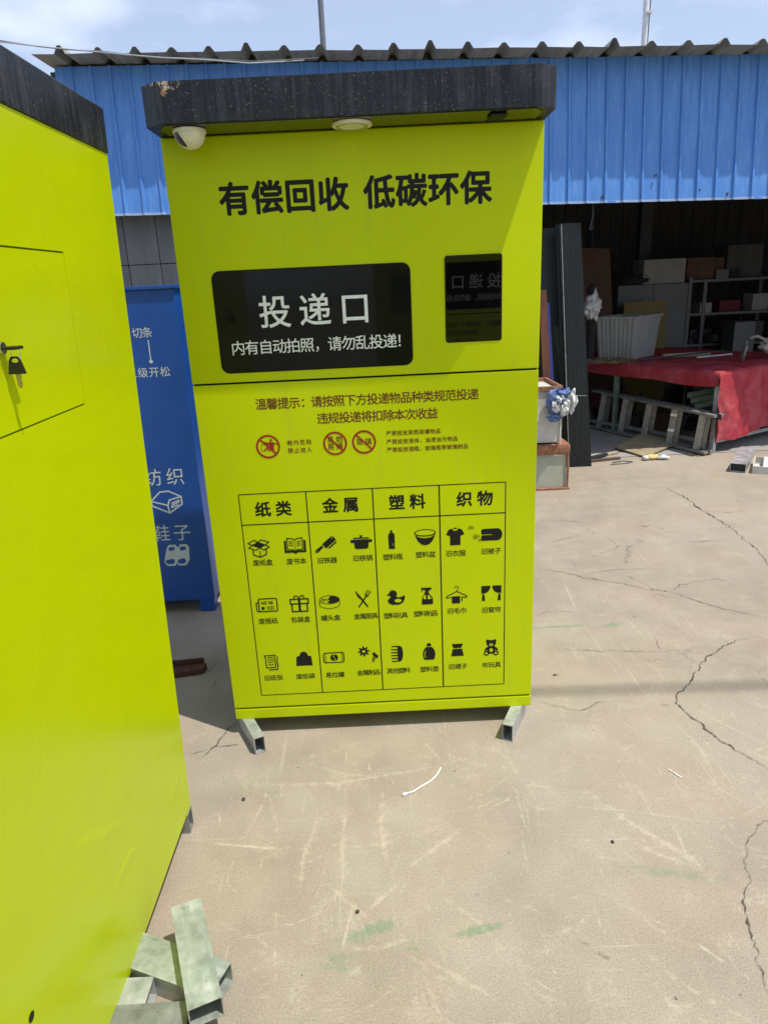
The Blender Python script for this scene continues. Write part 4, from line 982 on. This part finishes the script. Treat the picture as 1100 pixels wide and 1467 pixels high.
solo('leaning_board', 'narrow bright blue board between the orange board and the dark green sheets', 'board', MB().hexa([(1.476,5.68,.0),(1.50,5.68,.0),(1.50,5.72,.0),(1.476,5.72,.0),(1.376,5.75,1.36),(1.399,5.75,1.36),(1.399,5.79,1.36),(1.376,5.79,1.36)]), 'bright_blue', bevel=.002)

# ------------------------------------------------------------------ the two crates and the crumpled bag
def crate(name, label, x0, x1, y0, y1, z0, z1, glass):
    t = thing(name, label, 'crate', ((x0+x1)/2, (y0+y1)/2, z0), 'pale crates beside the middle cabinet')
    o = t['_o']; b = lambda n, mb, m, **k: build(n, mb, m, t, origin=o, **k)
    b('box', MB().box(x0+.012, x1-.012, y0+.012, y1-.012, z0+.012, z1-.03), 'crate_glass' if glass else 'crate_white', bevel=.006)
    if glass:
        rim = MB().grid(30, 3, lambda i, j: (x0+(x1-x0+.006)*i, y0-.006-.006*math.sin(j*3.14), z1-.075*(1+.18*noise.noise(Vector((i*9, 5, 0))))*(1-j)+.0*j))
        b('torn_rim', rim, 'crate_brown')
        b('lid_edge', MB().box(x0, x1+.006, y0, y1, z1-.012, z1), 'crate_brown', bevel=.004)
        b('corner_post', MB().tube([(x1-.004+.006*noise.noise(Vector((0,z*17,2))), y0+.002, z0+z*(z1-z0)) for z in (0,.15,.3,.45,.6,.75,.9,.98)], .009, 6), 'crate_brown')
        b('bottom_rail', MB().box(x0-.004, x1+.012, y0-.012, y0+.02, z0, z0+.016), 'crate_brown', bevel=.003)
    else:
        b('rim', MB().prism(rect(x0, x1, y0, y1), [rect(x0+.02, x1-.02, y0+.02, y1-.02)], lambda u, v, d: (u, v, z1-.035+d), .035), 'crate_brown', bevel=.003)
        b('corner_bead', MB().box(x1-.016, x1, y0, y0+.016, z0, z1-.036), 'crate_white', bevel=.003)
    return t
crate('crate', 'pale lined crate with torn brown rim standing on the ground, the lower of two', .70, 1.418, 5.09, 5.62, 0, .352, True)
crate('crate', 'white crate with brown rim set on the torn one, under the crumpled bag', .70, 1.362, 5.11, 5.62, .353, .79, False)
def blob(c, rad, amp, freq, seed, nu=40, nv=24, sq=None):
    mb = MB(); c = Vector(c)
    for j in range(nv+1):
        th = math.pi*j/nv
        for i in range(nu):
            ph = 2*math.pi*i/nu; d = Vector((math.sin(th)*math.cos(ph), math.sin(th)*math.sin(ph), math.cos(th)))
            q = d*freq+Vector((seed, seed*.7, 0)); r = 1+amp*(abs(noise.noise(q))*2-.5)+amp*.6*(abs(noise.noise(q*2.3))*2-.5)+amp*.3*noise.noise(q*5)
            mb.v.append((c.x+d.x*rad[0]*r, c.y+d.y*rad[1]*r, c.z+d.z*rad[2]*r))
    for j in range(nv):
        for i in range(nu): mb.f.append((j*nu+i, j*nu+(i+1) % nu, (j+1)*nu+(i+1) % nu, (j+1)*nu+i))
    return mb
bg_ = thing('crumpled_bag', 'crumpled blue and white plastic bag draped over the rim of the white crate', 'plastic bag', (1.33, 5.07, .52))
PB = lambda n, mb, m, **k: build(n, mb, m, bg_, origin=bg_['_o'], smooth=True, **k)
def crumple(cx, cz, w_, h_, y, seed, deep=.05, ang=0):
    def f(i, j):
        u, v = i*2-1, j*2-1; r_ = math.hypot(u, v)
        # squeeze the square to a ragged round patch
        k = (max(abs(u), abs(v))/r_ if r_ > 1e-6 else 1); a = math.atan2(v, u)
        k *= .85+.35*noise.noise(Vector((math.cos(a)*1.6, math.sin(a)*1.6, seed)))
        u, v = u*k, v*k; q = Vector((u*1.5, v*1.5, seed))
        d = deep*(1-min(1, (u*u+v*v)))+.06*(.5-abs(noise.noise(q*.8)))+.022*(.4-abs(noise.noise(q*1.9)))
        s = .25*noise.noise(q*1.7+Vector((9,0,0)))
        u2, v2 = u*math.cos(ang)-v*math.sin(ang), u*math.sin(ang)+v*math.cos(ang)
        return (cx+(u2+s*.4)*w_/2, y-d, cz+(v2+s*.4)*h_/2)
    return MB().grid(30, 30, f)
PB('bag_body', blob((1.325,5.085,.665), (.08,.04,.10), .3, 1.6, 3.1), 'plastic_blue')
for n_, a in (('blue_fold', (1.275,.70,.13,.20,5.05,1.3,.03,.3)), ('white_fold', (1.285,.665,.085,.13,5.035,4.1,.03,-.4)), ('blue_fold', (1.345,.755,.13,.10,5.045,7.7,.03,.2)), ('white_fold', (1.41,.695,.085,.20,5.055,2.6,.03,-.25)),
    ('white_fold', (1.315,.715,.07,.07,5.02,9.4,.02,.6)), ('white_fold', (1.36,.65,.07,.13,5.03,5.9,.03,.1)), ('blue_fold', (1.28,.575,.13,.075,5.05,6.6,.025,.1)), ('white_fold', (1.335,.625,.045,.10,5.02,8.2,.02,.2))):
    PB(n_, crumple(*a), 'plastic_blue' if 'blue' in n_ else 'plastic_white')
# ------------------------------------------------------------------ table with the red cloth
TC = Vector((2.945, 5.97, 0)); TU = Vector((-.495, .869, 0)); TV = Vector((.869, .495, 0)); TH = .713; TLEN, TWID = 2.3, 1.45
tp = lambda a, b, z: tuple(TC+TU*a+TV*b+Vector((0,0,z)))
tb = thing('work_table', 'long steel framed work table with galvanised legs under the red cloth', 'table', tp(TLEN/2, TWID/2, 0))
PT = lambda n, mb, m, **k: build(n, mb, m, tb, origin=tb['_o'], **k)
PT('table_top', MB().hexa([tp(.0,.0,TH-.04),tp(.0,TWID,TH-.04),tp(TLEN,TWID,TH-.04),tp(TLEN,0,TH-.04),tp(.0,.0,TH-.006),tp(.0,TWID,TH-.006),tp(TLEN,TWID,TH-.006),tp(TLEN,0,TH-.006)]), 'plywood')
for a, b in ((.03,.03),(.03,TWID-.03),(TLEN*.5,.03),(TLEN*.5,TWID-.03),(TLEN-.03,.03),(TLEN-.03,TWID-.03)):
    PT('leg', MB().bar(tp(a,b,0),tp(a,b,TH-.041),.042,.042,TV), 'steel_bright' if a < .1 else 'pipe_green', bevel=.002)
for b in (.03, TWID-.03): PT('stretcher', MB().bar(tp(.055,b,.09),tp(TLEN-.055,b,.09),.03,.03), 'galvanised_dull')
for a in (.03, TLEN-.03): PT('stretcher', MB().bar(tp(a,.055,.10),tp(a,TWID-.055,.10),.032,.032), 'steel_bright' if a < .1 else 'galvanised_dull')
# cloth: top with short hang on the long side and long hang at the near end
def cloth():
    mb = MB(); NA, NB = 110, 80
    hs, hf_ = .125, .60      # hang on the long left side, hang at the near end
    def f(i, j):
        a = -hf_+(TLEN+hf_+.05)*j; b = -hs+(TWID+hs+.1)*i
        z = TH+.002; aa, bb = a, b
        wr = .010*noise.noise(Vector((a*3, b*3, 0)))+.006*noise.noise(Vector((a*9, b*8, 4)))
        if a < 0:
            w_ = .035*noise.noise(Vector((b*5, 2.2+a, 0)))*min(1, -a*4)+.024*noise.noise(Vector((b*12, a*5, 7)))*min(1, -a*5)+.012*(.4-abs(noise.noise(Vector((b*9+a*7, a*11, 3)))))*min(1, -a*5)
            z = TH+.002+a*(1-.10*b/TWID+.06*noise.noise(Vector((b*2.2,1,0)))); aa = -.016-.03*min(1, -a*2)+w_
        if b < 0:
            w_ = .012*noise.noise(Vector((a*4, 8, 0)))+.008*noise.noise(Vector((a*13, 3, 0)))
            if a < 0:      # the folded corner
                bb = -.012+b*.42+.02*noise.noise(Vector((a*9, b*14, 1))); aa = aa+b*.22
            else:
                z = TH+.002+b*(1+.25*noise.noise(Vector((a*1.7, 5, 0)))); bb = -.014+w_
        if a >= 0 and b >= 0: z += wr*.6+.003
        return tp(aa, bb, z)
    return mb.grid(NB, NA, f)
solo('tablecloth', 'dusty red cloth spread over the work table and hanging long at its near end', 'tablecloth', cloth(), 'red_cloth', smooth=True)

# ------------------------------------------------------------------ things on the table
def tub():
    t = thing('plastic_tub', 'large ribbed white tub with a wide lip standing on the red table', 'tub', (2.60, 7.42, TH+.008)); o = t['_o']
    b = lambda n, mb, m, **k: build(n, mb, m, t, origin=o, **k)
    c0 = Vector((2.60,7.10,0)); u = Vector((-.8,.6,0)).normalized(); v = Vector((.75,.66,0)).normalized(); L, W_ = .41, .50
    def q(a, b_, z, k): return tuple(c0+u*(L*(.5+(a-.5)*k))+v*(W_*(.5+(b_-.5)*k))+Vector((0,0,TH+.01+z)))
    side = MB(); n = 9
    loop = []
    for s in range(4):
        for i in range(n*2):
            f = i/(n*2); rib = .012 if i % 2 else 0
            P_ = [(f, -rib), (1+rib, f), (1-f, 1+rib), (-rib, 1-f)][s]; loop.append(P_)
    m = len(loop)
    for z, k in ((0,.86),(.40,1.0)):
        for a, b_ in loop: side.v.append(q(a, b_, z, k))
    side.f = [(i, (i+1) % m, m+(i+1) % m, m+i) for i in range(m)]+[tuple(range(m))]
    b('ribbed_side', side, 'tub_white')
    lip = MB(); lo_, li = [(-.04,-.04),(1.04,-.04),(1.04,1.04),(-.04,1.04)], [(.04,.04),(.96,.04),(.96,.96),(.04,.96)]
    lip.prism(lo_, [li], lambda a, b_, d: q(a, b_, .40+d, 1), .025); b('lip', lip, 'tub_grey', bevel=.004)
tub()
sk = thing('plastic_sack', 'crumpled white plastic sack bulging on a dark post left of the tub', 'sack', (2.2, 7.45, TH+.008))
build('sack', blob((2.215,7.30,1.27), (.085,.08,.12), .5, 2.0, 8.4), 'plastic_white', sk, smooth=True)
build('neck', blob((2.20,7.30,1.41), (.045,.04,.06), .4, 2.5, 2.4, 20, 12), 'dark_cloth', sk, smooth=True)
build('post', MB().tube([(2.225,7.33,TH+.008),(2.225,7.33,1.2)], .04, 10), 'dark_cloth', sk)
st_ = MB()
for k in range(230):
    r_ = random.random()**.6; an = random.uniform(0, 6.28); cx_, cy_ = 2.30+math.cos(an)*r_*.30, 7.02+math.sin(an)*r_*.17
    z = TH+.012+.055*(1-r_)*random.random(); a2 = random.uniform(0, 6.28); l_ = random.uniform(.04, .11)
    st_.tube([(cx_,cy_,z),(cx_+math.cos(a2)*l_,cy_+math.sin(a2)*l_,z+random.uniform(-.004,.02))], .0035, 3)
struct(tag(build('straw_heap', st_, 'straw'), 'loose heap of dry straw on the red table in front of the tub', 'straw'), 'stuff')
solo('wooden_strip', 'long grey strip lying on the red table behind the white strip', 'strip', MB().bar((2.92,7.16,TH+.028),(3.42,7.22,TH+.028),.05,.035), 'wood_pale', bevel=.003)
solo('metal_strip', 'short white strip lying on the red table in front of the grey one', 'strip', MB().bar((3.19,6.99,TH+.018),(3.60,7.12,TH+.02),.03,.014), 'plastic_white', bevel=.002)
solo('iron_bar', 'dark iron bar lying across the strips on the red table', 'bar', MB().bar((2.62,7.0,TH+.018),(3.50,7.08,TH+.062),.016,.016), 'dark_steel')
fr = thing('folding_chair', 'bent pale chair frame under a cloth, at the right of the red table', 'chair', (3.55,6.62,TH+.008))
build('frame', MB().tube([(3.42,6.55,TH+.015),(3.45,6.57,.86),(3.49,6.58,.93),(3.56,6.60,.945),(3.62,6.61,.92),(3.70,6.64,.86),(3.80,6.68,.82)], .016, 8), 'ladder_alu', fr, smooth=True)
build('foot', MB().tube([(3.47,6.68,TH+.015),(3.49,6.66,.86),(3.52,6.65,.93)], .014, 8), 'ladder_alu', fr, smooth=True)
build('cloth', blob((3.75,6.68,.84), (.12,.08,.06), .4, 2.2, 5.2, 24, 14), 'crate_white', fr, smooth=True)
build('arm', MB().tube([(3.79,6.7,TH+.012),(3.80,6.69,.84)], .014, 8), 'ladder_alu', fr)
# ------------------------------------------------------------------ furniture and clutter in the dark
lk = thing('locker', 'tall grey steel locker with paired handles behind the tub', 'locker', (3.28, 8.7, 0)); o = lk['_o']
b = lambda n, mb, m, r=lk, **k: build(n, mb, m, r, origin=o, **k)
b('carcass', MB().box(2.87,3.70,8.5,8.95,0,1.425), 'locker_grey', bevel=.004)
for xi, (xa, xb) in enumerate(((2.875,3.285),(3.29,3.695))):
    for za, zb_ in ((.03,.98),(.985,1.42)):
        d = b('door', MB().box(xa,xb,8.488,8.499,za,zb_), 'locker_grey', bevel=.002)
        hx = xb-.06 if xi == 0 else xa+.06
        hz_ = (za+zb_)/2 if za > .5 else .78
        for dx in (0, .05): b('handle', MB().tube([(hx+dx-.02,8.482,hz_-.05),(hx+dx-.02,8.474,hz_),(hx+dx-.02,8.482,hz_+.05)], .006, 6), 'steel_bright', d)
solo('yellow_board', 'dull yellow board standing between the tub and the grey locker', 'board', MB().hexa([(2.85,8.05,0),(3.33,8.05,0),(3.33,8.08,0),(2.85,8.08,0),(2.85,8.2,1.245),(3.33,8.2,1.245),(3.33,8.23,1.245),(2.85,8.23,1.245)]), 'yellow_board')
solo('storage_box', 'pale square box standing on top of the grey locker', 'box', MB().box(3.17,3.66,8.52,8.9,1.427,1.70), 'carton_pale', bevel=.012)
solo('bundle', 'dark cloth bundle lying on the locker in front of the pale box', 'bundle', blob((3.14,8.62,1.475), (.34,.12,.055), .5, 2.4, 1.4, 32, 16), 'dark_cloth', smooth=True)
solo('cardboard_panel', 'tall brown cardboard panel leaning upright behind the ribbed sheets', 'panel', MB().hexa([(2.36,8.1,0),(2.80,8.1,0),(2.80,8.13,0),(2.36,8.13,0),(2.28,8.25,1.86),(2.67,8.25,1.83),(2.67,8.28,1.83),(2.28,8.28,1.86)]), 'cardboard', bevel=.002)
rk = thing('storage_rack', 'grey steel rack with open shelves right of the locker', 'rack', (4.3, 8.8, 0)); o2 = rk['_o']
b2 = lambda n, mb, m, **k: build(n, mb, m, rk, origin=o2, **k)
for x in (3.74, 4.84):
    for y in (8.55, 9.05): b2('post', MB().box(x-.02,x+.02,y-.02,y+.02,0,1.48), 'locker_grey')
b2('post', MB().box(3.90,3.94,8.53,8.57,0,1.44), 'locker_grey')
for z in (.25,.68,1.04,1.42): b2('shelf', MB().box(3.76,4.82,8.532,9.068,z,z+.028), 'locker_grey')
items = [('carton', 'small pale carton on the middle shelf of the steel rack, near its left post', 3.88,4.02,8.54,8.7,1.069,1.185,'carton_pale'), ('carton', 'grey carton on the lower shelf of the steel rack', 4.2,4.7,8.6,8.9,.709,.94,'inner_wall'), ('carton', 'brown carton on the top shelf of the steel rack', 3.72,4.05,8.62,8.95,1.449,1.70,'cardboard'), ('carton', 'tall grey carton on the top shelf of the steel rack at its right end', 4.2,4.62,8.65,9.0,1.449,1.82,'inner_wall'), ('carton', 'dull red carton on the middle shelf of the steel rack', 4.15,4.4,8.62,8.86,1.069,1.2,'dark_red')]
for nm, lb, x0, x1, y0, y1, z0, z1, m in items: solo(nm, lb, 'carton', MB().box(x0,x1,y0,y1,z0,z1), m, 'cartons on the steel rack', bevel=.006)
solo('crate_pile', 'large dark bundle of wrapped goods standing right of the steel rack', 'bundle', blob((5.25,8.6,.55), (.34,.3,.56), .35, 2.0, 6.1, 36, 24), 'dark_cloth', smooth=True)
solo('storage_box', 'plain grey box standing in front of the steel rack', 'box', MB().box(4.1,4.34,8.1,8.4,0,.975), 'locker_grey', bevel=.01)
rc = random.Random(21)
CL = [('small dark carton on the floor of the shed right of the locker', 3.86,8.2,.0,.30,.26,.34,'inner_wall'), ('dark carton standing behind the plain grey box', 4.55,8.35,0,.42,.3,.62,'cardboard'), ('pale carton at the far right of the steel rack, on its middle shelf', 4.62,8.7,1.069,.2,.2,.19,'carton_pale'),
 ('dark parcel lying on the lower rack shelf behind its thin post', 3.95,8.72,.709,.26,.22,.16,'inner_wall'), ('brown parcel leaning on the rack top between two cartons', 4.13,8.75,1.449,.12,.2,.24,'cardboard'), ('grey carton high on the pile at the right of the shed', 5.3,8.9,1.12,.4,.35,.3,'inner_wall'),
 ('dull tin box on the floor before the dark wrapped bundle', 4.95,8.05,0,.35,.3,.42,'locker_grey'), ('flat grey carton on top of the dull tin box', 4.95,8.05,.422,.4,.32,.12,'carton_pale')]
for lb, x, y, z, a, b_, h_, m in CL:
    an = rc.uniform(-.35, .35); solo('carton', lb, 'carton', MB().obox((x, y, z+h_/2+.001), (math.cos(an), math.sin(an), 0), (-math.sin(an), math.cos(an), 0), (0,0,1), a, b_, h_), m, 'boxes piled in the shed', bevel=.008)
jm = {'dark_cloth': MB(), 'inner_wall': MB(), 'locker_grey': MB()}
def junk(x0, x1, y0, y1, z, n, s_):
    for _ in range(n):
        mb = jm[rc.choice(list(jm))]; x = rc.uniform(x0, x1); y = rc.uniform(y0, y1); k = rc.random()
        if k < .45:
            b_ = blob((0,0,0), (rc.uniform(.5,1.2)*s_, rc.uniform(.5,1)*s_, rc.uniform(.4,.9)*s_), .5, 1.8, rc.uniform(0,50), 14, 9); lo = min(p[2] for p in b_.v); mb.add([(p[0]+x, p[1]+y, p[2]-lo+z) for p in b_.v], b_.f)
        elif k < .75: an = rc.uniform(0,3); h_ = rc.uniform(.5,2)*s_; mb.obox((x,y,z+h_/2), (math.cos(an),math.sin(an),0), (-math.sin(an),math.cos(an),0), (0,0,1), rc.uniform(.6,2)*s_, rc.uniform(.5,1.5)*s_, h_)
        else: mb.tube([(x,y,z),(x+rc.uniform(-.25,.25),y+.1,z+rc.uniform(2,6)*s_)], .012, 5)
junk(3.8,4.8,8.58,8.95,1.069,14,.06); junk(3.8,4.8,8.58,8.95,.709,16,.08); junk(3.75,4.8,8.58,9.0,1.449,12,.09); junk(4.9,6.0,8.7,9.9,.0,26,.2); junk(4.9,5.9,8.9,9.8,.35,14,.16); junk(2.9,3.65,8.52,8.8,1.427,9,.05); junk(4.6,5.6,7.6,8.3,.0,14,.14); junk(3.1,3.7,6.6,7.4,.004,12,.07); junk(2.3,2.9,7.0,7.8,.004,12,.08)
for m_, lb in (('dark_cloth','dark rags and bags heaped on the rack and the shed floor'), ('inner_wall','dull grey scrap heaped on the rack and the shed floor'), ('locker_grey','pale grey odds and ends strewn over the rack and the shed floor')):
    struct(tag(build('scrap_heap', jm[m_], m_), lb, 'scrap'), 'stuff')
solo('pipe', 'thin grey pipe standing upright against the shed back wall', 'pipe', MB().tube([(3.0,9.95,0),(3.02,10.1,2.3)], .02, 8), 'locker_grey')
# ------------------------------------------------------------------ under and beside the table
def ladder():
    root = thing('step_ladder', 'folded aluminium step ladder lying on its side along the red table', 'ladder', (2.54, 6.55, 0))
    P = lambda n, mb, m, r=root, **k: build(n, mb, m, r, origin=root['_o'], **k)
    A0 = Vector((2.22,7.36,.028)); A1 = Vector((2.845,5.885,.028)); U = (A1-A0).normalized()
    lean = Vector((.869,.495,0))*.30
    B0 = Vector((2.24,7.30,.0))+Vector((.03,-.0,.40)); B1 = Vector((2.875,5.83,.36))
    off = Vector((.075,.04,.0))
    for k, (a0, a1, b0, b1, mat) in enumerate(((A0, A1, B0, B1, 'ladder_alu'), (A0+off, A1+off*.9, B0+off*.8, B1+off*.9, 'ladder_alu'))):
        P('rail', MB().bar(a0, a1, .05, .022, (0,0,1)), mat, bevel=.002)
        P('rail', MB().bar(b0, b1, .05, .022, (0,0,1)), mat, bevel=.002)
        for i in range(5):
            f = (.13, .33, .53, .73, .93)[i]; p = a0.lerp(a1, f)+Vector((0,0,.012)); q_ = b0.lerp(b1, f-.02)-Vector((0,0,.012))
            st = P('step', MB().bar(p, q_, .055, .018, (-.45,-.9,.15)), mat, bevel=.002)
            if k == 0 and i in (3,):
                for g in (.35, .8): P('paint_mark', MB().bar(p.lerp(q_, g), p.lerp(q_, g+.07), .0565, .021, (-.45,-.9,.15)), 'paint_drip', st)
    P('hinge', MB().obox(B1-U*.03+Vector((.03,.02,-.005)), U, (0,1,0), (0,0,1), .06, .1, .05), 'dark_steel', bevel=.004)
ladder()
for k, (a, b_) in enumerate((((2.96,6.62,.42),(3.30,6.50,.50)),((2.99,6.60,.37),(3.30,6.46,.45)),((3.02,6.57,.32),(3.32,6.44,.41)))):
    solo('pipe_offcut', ('topmost', 'middle', 'lowest')[k]+' of the green pipes stacked under the red table', 'pipe', MB().hollow(a, b_, .06, .05, .004), 'pipe_green', 'green pipes under the table')
solo('pipe_cradle', 'black steel cradle holding the green pipes under the red table', 'cradle', MB().bar((2.93,6.60,.0),(2.93,6.62,.56),.02,.02).bar((2.93,6.60,.28),(3.34,6.45,.28),.02,.02).bar((3.34,6.45,.0),(3.34,6.45,.56),.02,.02), 'dark_steel')
solo('carton', 'small brown carton lying under the red table', 'carton', MB().obox((2.86,6.98,.10),(1,.3,0),(-.3,1,0),(0,0,1),.24,.2,.2), 'cardboard', bevel=.006)
solo('carton', 'dull red carton under the far end of the red table', 'carton', MB().obox((2.55,7.5,.16),(1,.3,0),(-.3,1,0),(0,0,1),.34,.25,.32), 'dark_red', bevel=.006)
solo('sand_bag', 'grey slumped sack lying on the shed floor behind the ladder', 'sack', blob((2.1,7.5,.09), (.26,.2,.11), .3, 2.0, 4.2, 30, 18), 'inner_wall', smooth=True)
solo('plywood_sheet', 'square of tan plywood lying on the floor against the ladder', 'plywood', MB().hexa([(2.17,6.27,.02),(2.32,5.90,.008),(2.80,6.32,.03),(2.59,6.68,.055),(2.17,6.27,.032),(2.32,5.90,.020),(2.80,6.32,.042),(2.59,6.68,.067)]), 'plywood')
gl = thing('work_glove', 'crumpled yellow and white work glove by the plywood edge', 'glove', (2.37,5.86,.004))
gm = MB(); 
for i, (a, l_) in enumerate(((-.35,.075),(-.12,.09),(.08,.092),(.28,.08))): gm.tube([(2.40+.012*i,5.85+.012*(i-1.5),.018),(2.40+.045+.03*math.cos(a),5.85+.018*(i-1.5)+.02*math.sin(a),.024),(2.40+l_*1.2,5.85+.022*(i-1.5)+.03*a,.014)], [.012,.011,.008], 7)
build('fingers', gm, 'plastic_white', gl, smooth=True)
build('palm', blob((2.36,5.855,.024), (.055,.035,.022), .25, 2.3, 3.3, 20, 12), 'glove_yellow', gl, smooth=True)
build('cuff', blob((2.30,5.845,.022), (.03,.034,.02), .25, 2.3, 1.3, 16, 10), 'plastic_white', gl, smooth=True)
for (a, b_, m, lb) in (((1.82,5.98,.012),(2.14,6.10,.02),'wood_pale','pale wooden batten on the floor beside the ribbed sheets'), ((1.80,5.86,.012),(2.10,5.92,.012),'wood_dark','dark wooden batten on the floor nearest the ribbed sheets'), ((1.83,5.93,.02),(2.02,6.03,.026),'dark_steel','dark steel rod lying between the two battens')):
    solo('batten' if 'batten' in lb else 'steel_rod', lb, 'batten' if 'batten' in lb else 'rod', MB().bar(a, b_, .035, .02), m, bevel=.002)
solo('bent_wire', 'loop of thin wire lying on the ground by the battens', 'wire', MB().tube([(2.0,5.80,.006),(2.1,5.84,.006),(2.17,5.79,.006),(2.1,5.75,.006),(1.96,5.74,.006)], .004, 5), 'cable_grey', smooth=True)
# right edge: offcut of channel, tray with paper
cu = thing('channel_offcut', 'short shiny steel box channel lying beside the white tray', 'steel offcut', (3.0,5.55,0))
build('channel', MB().hollow((2.84,5.32,.04),(3.16,5.80,.045),.115,.07,.004), 'steel_bright', cu)
build('end_plug', MB().obox((2.858,5.347,.04),(.55,.83,0),(-.83,.55,0),(0,0,1),.01,.1,.056), 'dark_steel', cu)
ty = thing('metal_tray', 'shallow pale metal tray lying on the ground at the right edge of the photo', 'tray', (3.25,5.2,0)); o3 = ty['_o']
X_ = Vector((.86,-.50,0)); Y_ = Vector((.50,.86,0)); C_ = Vector((2.93,5.27,0))
tq = lambda a, b_, z: tuple(C_+X_*a+Y_*b_+Vector((0,0,z)))
tm = MB()
for (a0,a1,b0,b1,z0,z1) in ((0,.7,0,.34,.0,.006),(0,.7,0,.008,.006,.062),(0,.7,.332,.34,.006,.062),(0,.008,.008,.332,.006,.062),(.692,.7,.008,.332,.006,.062)):
    tm.hexa([tq(a0,b0,z0),tq(a1,b0,z0),tq(a1,b1,z0),tq(a0,b1,z0),tq(a0,b0,z1),tq(a1,b0,z1),tq(a1,b1,z1),tq(a0,b1,z1)])
build('tray', tm, 'crate_white', ty)
solo('paper_sheet', 'crumpled white paper lying inside the metal tray', 'paper', MB().grid(8, 8, lambda i, j: tq(.07+.4*i, .03+.3*j, .02+.05*j+.03*noise.noise(Vector((i*3, j*3, 1))))), 'plastic_white', smooth=True)
# ------------------------------------------------------------------ foreground offcuts
GRP = 'steel tube offcuts on the ground'
def offcut(label, a, b_, wd, ht, mat, side=(0,0,1), th=.0028):
    a, b_ = Vector(a), Vector(b_); X = (b_-a).normalized(); Z = Vector(side); Z = (Z-X*Z.dot(X)).normalized(); Y = Z.cross(X); L = (b_-a).length
    o = solo('tube_offcut', label, 'steel offcut', MB().hollow((-L/2,0,0), (L/2,0,0), wd, ht, th), mat, GRP, origin=(0,0,0), bevel=.0009)
    o.matrix_world = Matrix.Translation((a+b_)/2) @ Matrix((X, Y, Z)).transposed().to_4x4(); return o
offcut('green tinged steel tube lying on top of the other tubes, open end towards the viewer', (-.537,1.337,.093), (-.4305,1.078,.0905), .073, .055, 'galvanised_green')
offcut('short grey tube crossing underneath the green tinged one', (-.70,1.285,.031), (-.425,1.178,.031), .088, .058, 'galvanised_green')
offcut('pale tube stub lying between the cabinet and the crossing tube', (-.72,1.158,.029), (-.583,1.158,.029), .074, .055, 'galvanised')
offcut('dark weathered tube nearest the bottom edge of the photo', (-.78,1.087,.031), (-.478,1.092,.031), .078, .058, 'galvanised_dull')
solo('rusty_offcut', 'rusty brown steel angle lying on the shaded ground between the cabinets', 'steel offcut',
     MB().hexa([(-.99,2.585,.0),(-.812,2.618,0),(-.80,2.66,0),(-.98,2.63,0),(-.99,2.588,.022),(-.812,2.622,.022),(-.80,2.655,.034),(-.98,2.63,.034)]).bar((-.97,2.645,.04),(-.81,2.662,.04),.012,.03), 'brown_steel')
solo('cable_tie', 'white cut cable tie lying curled on the sunlit concrete', 'cable tie', MB().tube([(.149,1.935,.006),(.137,1.912,.004),(.123,1.891,.003),(.106,1.873,.003),(.084,1.858,.003),(.051,1.83,.004),(.030,1.821,.005)], .0022, 6).obox((.023,1.8185,.005),(.9,.4,0),(-.4,.9,0),(0,0,1),.014,.007,.006), 'tie_white', smooth=False)
solo('plastic_scrap', 'tiny white strip of plastic on the concrete right of the cable tie', 'scrap', MB().tube([(.889,1.878,.003),(.897,1.866,.003),(.910,1.843,.003),(.916,1.836,.003)], .0018, 5), 'tie_white')
for x, y, s, lb in ((-.495,1.833,.0062,'black pebble on the concrete in front of the left skid'), (-.119,1.392,.005,'small dark pebble on the pale scuff marks'), (.61,1.585,.005,'lone dark pebble right of the cable tie')):
    solo('pebble', lb, 'pebble', blob((x,y,s*.6), (s,s,s*.7), .35, 2, x*9, 12, 8), 'stone', 'pebbles on the concrete', smooth=True)
solo('leaf', 'curled dry brown leaf on the concrete right of the cabinet', 'leaf', MB().grid(4, 4, lambda i, j: (.655+.03*i, 2.47+.012*j*math.sin(i*3.14)+.008*i, .003+.007*math.sin(i*3.14)*(1-j))), 'wood_dark', smooth=True)
